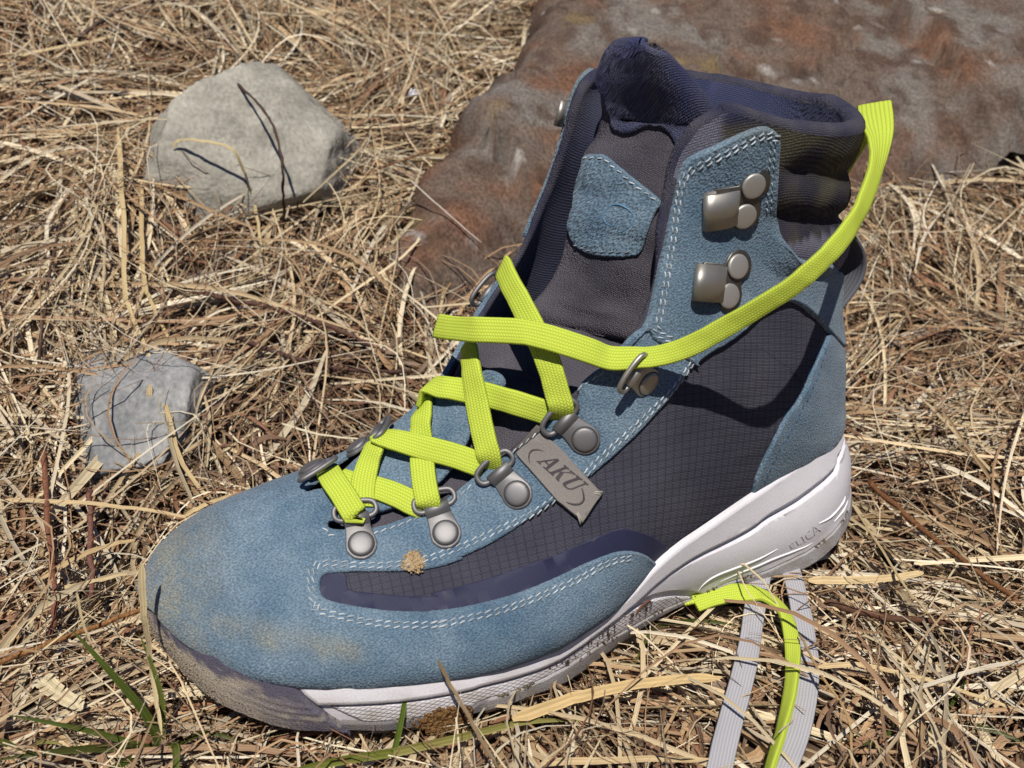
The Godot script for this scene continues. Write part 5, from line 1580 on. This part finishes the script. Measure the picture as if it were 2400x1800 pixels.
func clear_of_boot(p: Vector3) -> bool:
	# false where a straw would run through the boot
	if p.y > 210.0 or p.x < -6.0 or p.x > 305.0: return true
	var zb := 0.0
	var lo := 0; 
	for i in range(0, BOTR.size() - 3, 3):
		if p.x >= minf(BOTR[i], BOTR[i + 3]) and p.x <= maxf(BOTR[i], BOTR[i + 3]): zb = maxf(zb, BOTR[i + 2])
	if absf(p.z) > zb + 9.0: return true
	return p.y < 2.0

func off_the_lace(p: Vector3) -> bool:
	# straws lie under the loose lace ends, not over them
	for a in [G_YEL, G_GR1, G_GR2]:
		for i in range(0, a.size() - 5, 3):
			var q := Vector3(a[i], a[i + 1], a[i + 2]); var r := Vector3(a[i + 3], a[i + 4], a[i + 5])
			if seg_dist(Vector3(p.x, q.y, p.z), q, r) < 8.0 and p.y > q.y - 7.0: return false
	return true

func bare(x: float, z: float) -> float:
	# patches where the straw has gone and the brown litter shows
	var k := smoothstep(0.04, 0.36, n_low.get_noise_2d(x * 0.007 + 20.0, z * 0.007 - 8.0)) * 0.85
	k = maxf(k, 0.92 * exp(-pow((x - 120.0) / 110.0, 2.0) - pow((z + 165.0) / 45.0, 2.0)))
	k = maxf(k, 0.6 * exp(-pow((x - 345.0) / 40.0, 2.0) - pow((z + 10.0) / 60.0, 2.0)))
	return k

func scatter(called: String, meshes: Array, count: int, seed_n: int, lift: float, tilt: float, stray: float, sizes: Vector2, palette: Array, bias: float) -> void:
	var g := RandomNumberGenerator.new()
	g.seed = seed_n
	var lists := []
	for m in meshes: lists.append([[], []])
	var n := 0
	var tries := 0
	while n < count and tries < count * 4:
		tries += 1
		# denser close to the boot, thinner up the slope
		var z := lerpf(330.0, -760.0, pow(g.randf(), bias))
		var spread := 430.0 + 0.80 * (330.0 - z)
		var x := 150.0 + 0.26 * (330.0 - z) + (g.randf() * 2.0 - 1.0) * spread
		if slab_depth(Vector2(x, z)) > 9.0 and g.randf() > 0.012: continue
		if called != "dead_litter" and g.randf() < bare(x, z): continue
		var clump := n_low.get_noise_2d(x * 0.010 + 3.0, z * 0.010)
		var y := land(x, z) + lerpf(-1.0, 2.0, near_boot(x, z)) + lift * g.randf() * (0.6 + 1.2 * maxf(clump, 0.0)) * lerpf(0.4, 1.0, near_boot(x, z))
		var dirn := 3.4 * n_low.get_noise_2d(x * 0.005 + 50.0, z * 0.005) + (-0.55 if x > 260.0 else 0.9) + g.randfn() * stray
		var nn := ground_normal(x, z)
		var b := Basis(Quaternion(Vector3.UP, nn)) * Basis(Vector3.UP, dirn) * Basis(Vector3(0, 0, 1), g.randfn() * tilt) * Basis(Vector3(1, 0, 0), g.randfn() * 0.7)
		var s := lerpf(sizes.x, sizes.y, pow(g.randf(), 1.6))
		var k := g.randi() % meshes.size()
		var half: float = meshes[k].get_aabb().size.x * 500.0 * s
		var ok := true
		for t in [-1.0, -0.75, -0.5, -0.25, 0.0, 0.25, 0.5, 0.75, 1.0]:
			var p: Vector3 = Vector3(x, y, z) + b.x * half * t
			if not clear_of_boot(p) or (p.z > 20.0 and p.x > 140.0 and p.x < 270.0 and not off_the_lace(p)): ok = false
		if not ok: continue
		var c: Color = palette[g.randi() % palette.size()]
		c = c * (0.78 + 0.5 * g.randf()) * (1.0 + 0.25 * clump)
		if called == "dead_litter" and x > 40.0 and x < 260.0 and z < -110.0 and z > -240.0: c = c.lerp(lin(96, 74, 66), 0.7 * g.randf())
		c.a = 1.0
		lists[k][0].append(Transform3D(b.scaled_local(Vector3(s, s, s * g.randf_range(0.8, 1.25))), Vector3(x, y, z) * MM))
		lists[k][1].append(c)
		n += 1
	for k in meshes.size():
		var mm := MultiMesh.new()
		mm.transform_format = MultiMesh.TRANSFORM_3D
		mm.use_colors = true
		mm.mesh = meshes[k]
		mm.instance_count = lists[k][0].size()
		for i in lists[k][0].size():
			mm.set_instance_transform(i, lists[k][0][i])
			mm.set_instance_color(i, lists[k][1][i])
		var o := MultiMeshInstance3D.new()
		o.name = called
		o.multimesh = mm
		o.material_override = M.straw
		add_child(o, true)
		o.set_meta("kind", "stuff")
		tag(o, SCATTER_LABEL[called], "dry grass" if called == "dry_grass" else "litter")

var SCATTER_LABEL := {"dry_grass": "pale dry grass straws matted over the hillside all round the boot", "dead_litter": "short brown bits of dead leaf and stalk between the straws", "fine_straw": "fine thin broken straws lying loose over the matted grass"}

func build_grass() -> void:
	var white := Color.WHITE
	var long_m := [blade(150, 1.9, 5, 9, 10, white, 0.6), blade(190, 1.6, 8, -16, 12, white, 0.9), blade(120, 2.6, 3, 7, 9, white, -0.6), blade(165, 1.3, 10, -24, 12, white, 1.2), blade(130, 2.1, 6, 18, 10, white, 0.5), blade(95, 3.6, 3, -4, 8, white, 0.4)]
	var short_m := [blade(22, 2.6, 3, 3, 7, white, 1.2), blade(32, 1.6, 5, -5, 8, white, -1.6), blade(14, 3.4, 2, 2, 6, white, 1.5)]
	var fine_m := [blade(110, 0.9, 9, 26, 11, white, 1.0), blade(140, 0.75, 14, -34, 12, white, -1.0), blade(90, 0.8, 12, 40, 12, white, 0.6)]
	var pale := [lin(220, 204, 170), lin(208, 188, 154), lin(230, 216, 188), lin(198, 176, 142), lin(178, 150, 116), lin(234, 224, 202), lin(160, 130, 102), lin(186, 172, 150)]
	var brown := [lin(150, 120, 94), lin(174, 142, 110), lin(130, 104, 84), lin(188, 156, 120), lin(150, 110, 84), lin(142, 122, 106)]
	scatter("dead_litter", short_m, 42000, 77, 7.0, 0.3, 2.0, Vector2(0.5, 1.5), brown, 0.9)
	scatter("dry_grass", long_m, 19000, 78, 13.0, 0.09, 0.30, Vector2(0.5, 1.25), pale, 0.8)
	scatter("fine_straw", fine_m, 16000, 79, 18.0, 0.14, 0.9, Vector2(0.5, 1.2), pale + brown, 0.8)

func tuft(at: Vector3, blades: Array, label: String, cols: Array) -> void:
	var t := thing("grass_tuft", at * MM)
	tag(t, label, "grass tuft")
	var i := 0
	for b in blades:
		var st := begin()
		var p := spline3(pts3(b), 5)
		var n := p.size()
		var w: float = 3.0 if b.size() > 9 else 2.2
		var c: Color = cols[i % cols.size()]
		i += 1
		for k in n - 1:
			var t0 := float(k) / (n - 1); var t1 := float(k + 1) / (n - 1)
			var d := (p[k + 1] - p[k]).normalized()
			var s := d.cross(Vector3(0.2, 0.4, 0.9)).normalized()
			var up := s.cross(d)
			var h0 := w * 0.5 * (1.0 - pow(t0, 2.2)) + 0.04; var h1 := w * 0.5 * (1.0 - pow(t1, 2.2)) + 0.04
			for e in [-1.0, 1.0]:
				var a0: Vector3 = p[k] + s * h0 * e + up * h0 * 0.4; var a1: Vector3 = p[k + 1] + s * h1 * e + up * h1 * 0.4
				tri(st, p[k], p[k + 1], a1, up, Vector2(0.5, t0), Vector2(0.5, t1), Vector2(0.5 + 0.5 * e, t1), c, c, c)
				tri(st, p[k], a1, a0, up, Vector2(0.5, t0), Vector2(0.5 + 0.5 * e, t1), Vector2(0.5 + 0.5 * e, t0), c, c, c)
		part("grass_blade", finish(st), M.leaf, t)

func stalk(called: String, p: Array, w0: float, w1: float, c: Color, label: String, flat: bool) -> void:
	var q := spline3(pts3(p), 7)
	var base := q[0]
	for i in q.size():
		q[i] -= base
		q[i] += Vector3(n_mid.get_noise_2d(i * 0.3, base.x), n_mid.get_noise_2d(i * 0.3, base.z + 40.0), 0) * minf(w0, 2.5) * (0.3 if flat else 0.5)
	var st := begin()
	if flat:
		# a dry leaf folded along its middle, with a back so that it has body
		var n := q.size()
		for k in n - 1:
			var t0 := float(k) / (n - 1); var t1 := float(k + 1) / (n - 1)
			var d := (q[k + 1] - q[k]).normalized()
			var look := Vector3(0.1, 0.8, 0.6)
			var s := d.cross(look).normalized()
			var up := s.cross(d).normalized()
			var h0 := 0.5 * lerpf(w0, w1, t0) * (0.35 + 0.65 * smoothstep(0.0, 0.1, t0)) * (1.0 - 0.8 * smoothstep(0.9, 1.0, t0)); var h1 := 0.5 * lerpf(w0, w1, t1) * (0.35 + 0.65 * smoothstep(0.0, 0.1, t1)) * (1.0 - 0.8 * smoothstep(0.9, 1.0, t1))
			for e in [-1.0, 1.0]:
				var a0: Vector3 = q[k] + s * h0 * e + up * h0 * 0.25; var a1: Vector3 = q[k + 1] + s * h1 * e + up * h1 * 0.25
				for lay in [0.0, 0.45]:
					var o: Vector3 = -up * lay
					var nn: Vector3 = up if lay == 0.0 else -up
					tri(st, q[k] + o, q[k + 1] + o, a1 + o * 0.3, nn, Vector2(0.5, t0), Vector2(0.5, t1), Vector2(0.5 + 0.5 * e, t1), c, c, c)
					tri(st, q[k] + o, a1 + o * 0.3, a0 + o * 0.3, nn, Vector2(0.5, t0), Vector2(0.5 + 0.5 * e, t1), Vector2(0.5 + 0.5 * e, t0), c, c, c)
	else:
		tube(st, q, func(k: float) -> float: return 0.5 * lerpf(w0, w1, k) * (1.0 + 0.14 * sin(k * 37.0) + 0.1 * sin(k * 91.0)), 7, c)
	tag(part(called, finish(st), M.straw if flat else M.wood, self, base * MM), label, called)

func build_straws_and_twigs() -> void:
	var green := [lin(84, 98, 40), lin(108, 120, 56), lin(80, 88, 40)]
	var olive := [lin(124, 132, 60), lin(150, 146, 84), lin(96, 116, 44)]
	tuft(pts3(TA)[0] - Vector3(0, 6, 0), [[0, 0, 0, -4, 16, -2, -14, 34, -8, -22, 46, -14], [0, 0, 0, 2, 20, -4, -2, 42, -10], [0, 0, 0, -16, 8, 2, -34, 14, 4, -50, 14, 2], [0, 0, 0, -12, 6, 8, -26, 6, 18, -40, 2, 30], [0, 0, 0, 4, 10, 10, 2, 8, 24, -6, 4, 36], [2, 0, 2, 14, 10, 8, 28, 8, 18], [-2, 0, 0, -22, 12, -4, -44, 22, -8]], "green grass tuft in front of the boot's toe", green)
	tuft(pts3(TB)[0] + Vector3(0, 4, 0), [[0, 0, 0, -22, 3, 0, -44, 4, 2, -62, 2, 4], [0, 0, 0, 20, 3, 4, 44, 4, 6, 66, 1, 10], [0, 0, 0, 6, 12, -8, 10, 22, -18]], "long green grass blades lying flat below the middle of the sole", olive)
	tuft(pts3(TC)[0], [[0, 0, 0, -14, 8, 4, -30, 9, 6], [0, 0, 0, -10, 4, 10, -22, 3, 22], [0, 0, 0, 14, 5, 8, 30, 4, 16]], "few green blades poking out between sole and grey lace", green)
	tuft(pts3(TD)[0], [[0, 0, 0, 14, 7, -6, 32, 8, -14], [0, 0, 0, -8, 6, 4, -18, 4, 10], [0, 0, 0, 10, 3, 10, 22, 2, 24]], "thin green blades in the straw right of the grey lace", green)
	tuft(pts3(TE)[0], [[0, 0, 0, 10, 8, -2, 24, 9, -6], [0, 0, 0, -4, 9, 2, -12, 14, 6]], "olive green shoots at the bottom edge right of the grey lace", green)
	tuft(pts3(TF)[0], [[0, 0, 0, -6, 12, 2, -16, 16, 6], [0, 0, 0, 4, 10, 4, 12, 12, 10]], "small green tuft in the bottom left corner", olive)
	stalk("straw", Q00, 2.4, 1.0, lin(218, 200, 158), "upright pale straw standing just before the toe of the boot", true)
	stalk("straw", Q01, 1.0, 0.5, lin(210, 192, 152), "thin straw tip rising from the grass left of the toe", true)
	stalk("straw", Q02, 2.0, 1.2, lin(216, 192, 146), "long pale straw crossing the grass right of the grey lace", true)
	stalk("straw", Q03, 3.6, 2.4, lin(220, 196, 150), "thick flat straw pointing right from under the heel", true)
	stalk("straw", Q04, 4.2, 3.0, lin(216, 188, 136), "broad tan straw running along below the arch of the sole", true)
	stalk("straw", Q05, 2.4, 1.6, lin(206, 182, 140), "pale straw lying along the bottom edge left of the grey lace", true)
	stalk("straw", Q06, 1.3, 0.9, lin(190, 160, 112), "thin tan straw bent across the right grey strand", true)
	stalk("straw", Q07, 1.7, 1.1, lin(204, 182, 140), "long thin straw slanting down right of the heel", true)
	stalk("straw", Q08, 3.2, 2.2, lin(214, 196, 156), "thick pale straw at the right edge of the picture", true)
	stalk("straw", Q09, 2.0, 1.2, lin(216, 194, 148), "arched pale straw behind the top of the toe", true)
	stalk("straw", Q10, 2.0, 1.3, lin(212, 188, 144), "long level straw left of the toe, from the left edge of the picture", true)
	stalk("straw", Q11, 2.6, 1.4, lin(204, 178, 134), "curved pale straw above the thinner one left of the toe tip", true)
	stalk("straw", Q12, 1.6, 1.0, lin(212, 190, 146), "thin pale straw pointing at the toe tip", true)
	stalk("straw", Q13, 2.6, 2.2, lin(220, 200, 160), "upright straw in front of the small blue-grey stone", true)
	stalk("straw", Q14, 2.4, 1.6, lin(208, 184, 140), "long bent straw running down beside the small blue-grey stone", true)
	stalk("straw", Q15, 7.0, 4.0, lin(222, 208, 172), "wide flat dry leaf lying left of the green tuft", true)
	stalk("straw", Q16, 2.4, 1.6, lin(214, 194, 152), "pale straw in the top left corner", true)
	stalk("straw", Q17, 2.8, 1.6, lin(216, 194, 148), "very long straw hanging down between the pale stone and the small blue-grey one", true)
	stalk("straw", Q18, 2.4, 1.5, lin(210, 186, 140), "second long straw hanging below the left tip of the pale stone", true)
	stalk("straw", Q19, 1.2, 0.7, lin(226, 214, 186), "pale curved straw touching the second far eyelet", true)
	stalk("twig", Q20, 1.7, 1.5, lin(104, 84, 76), "dark thin stem at the left edge above the blue-grey stone", false)
	stalk("twig", Q21, 3.2, 2.2, lin(116, 98, 92), "grey-brown twig in the top left part of the slope", false)
	stalk("twig", Q22, 2.8, 2.2, lin(122, 92, 84), "long dark root lying behind the laces", false)
	stalk("twig", Q23, 2.6, 2.0, lin(110, 84, 78), "dark root crossing below the long one behind the laces", false)
	stalk("twig", Q24, 2.6, 2.2, lin(158, 108, 88), "reddish upright twig at the left edge, below the blue-grey stone", false)
	stalk("twig", Q25, 2.4, 1.9, lin(150, 106, 94), "shorter reddish upright twig right of the other reddish one", false)
	stalk("twig", Q26, 2.0, 1.6, lin(176, 128, 86), "orange-brown stalk slanting from the left edge to the toe rand", false)
	stalk("twig", Q27, 2.6, 2.0, lin(150, 106, 74), "brown stalk slanting down right of the heel", false)
	stalk("twig", Q28, 2.8, 2.2, lin(118, 88, 72), "dark brown stalk lying right of the heel, below the thick flat straw", false)
	stalk("twig", Q29, 1.5, 1.1, lin(156, 112, 80), "thin brown twig between the pale stone and the slab", false)
	stalk("straw", Q30, 1.0, 0.6, lin(214, 206, 196), "thin white stem lying on the lower left of the slab", true)
	stalk("twig", Q31, 1.6, 1.5, lin(104, 84, 76), "dark thin twig bent over the pale grey stone", false)
	stalk("straw", Q32, 2.2, 1.6, lin(212, 194, 150), "pale straw arching over the front of the pale grey stone", true)
	stalk("straw", QSOLE, 1.3, 1.2, lin(150, 130, 102), "brown straw leaning on the white midsole of the boot", true)
	# a bit of white down
	var st := begin()
	for i in 26:
		var d := Vector3(rng.randfn(), absf(rng.randfn()) + 0.4, rng.randfn()).normalized()
		tube(st, spline3(PackedVector3Array([Vector3.ZERO, d * 3.0, d * 5.5 + Vector3(1.2, -0.5, 0)]), 2), func(k: float) -> float: return 0.5 * (1.0 - 0.7 * k), 4)
	tag(part("feather", finish(st), plain(lin(226, 226, 232), 0.9), self, Vector3(0.196, 0.142, -0.312)), "tiny white tuft of down at the left edge of the rock slab", "feather")
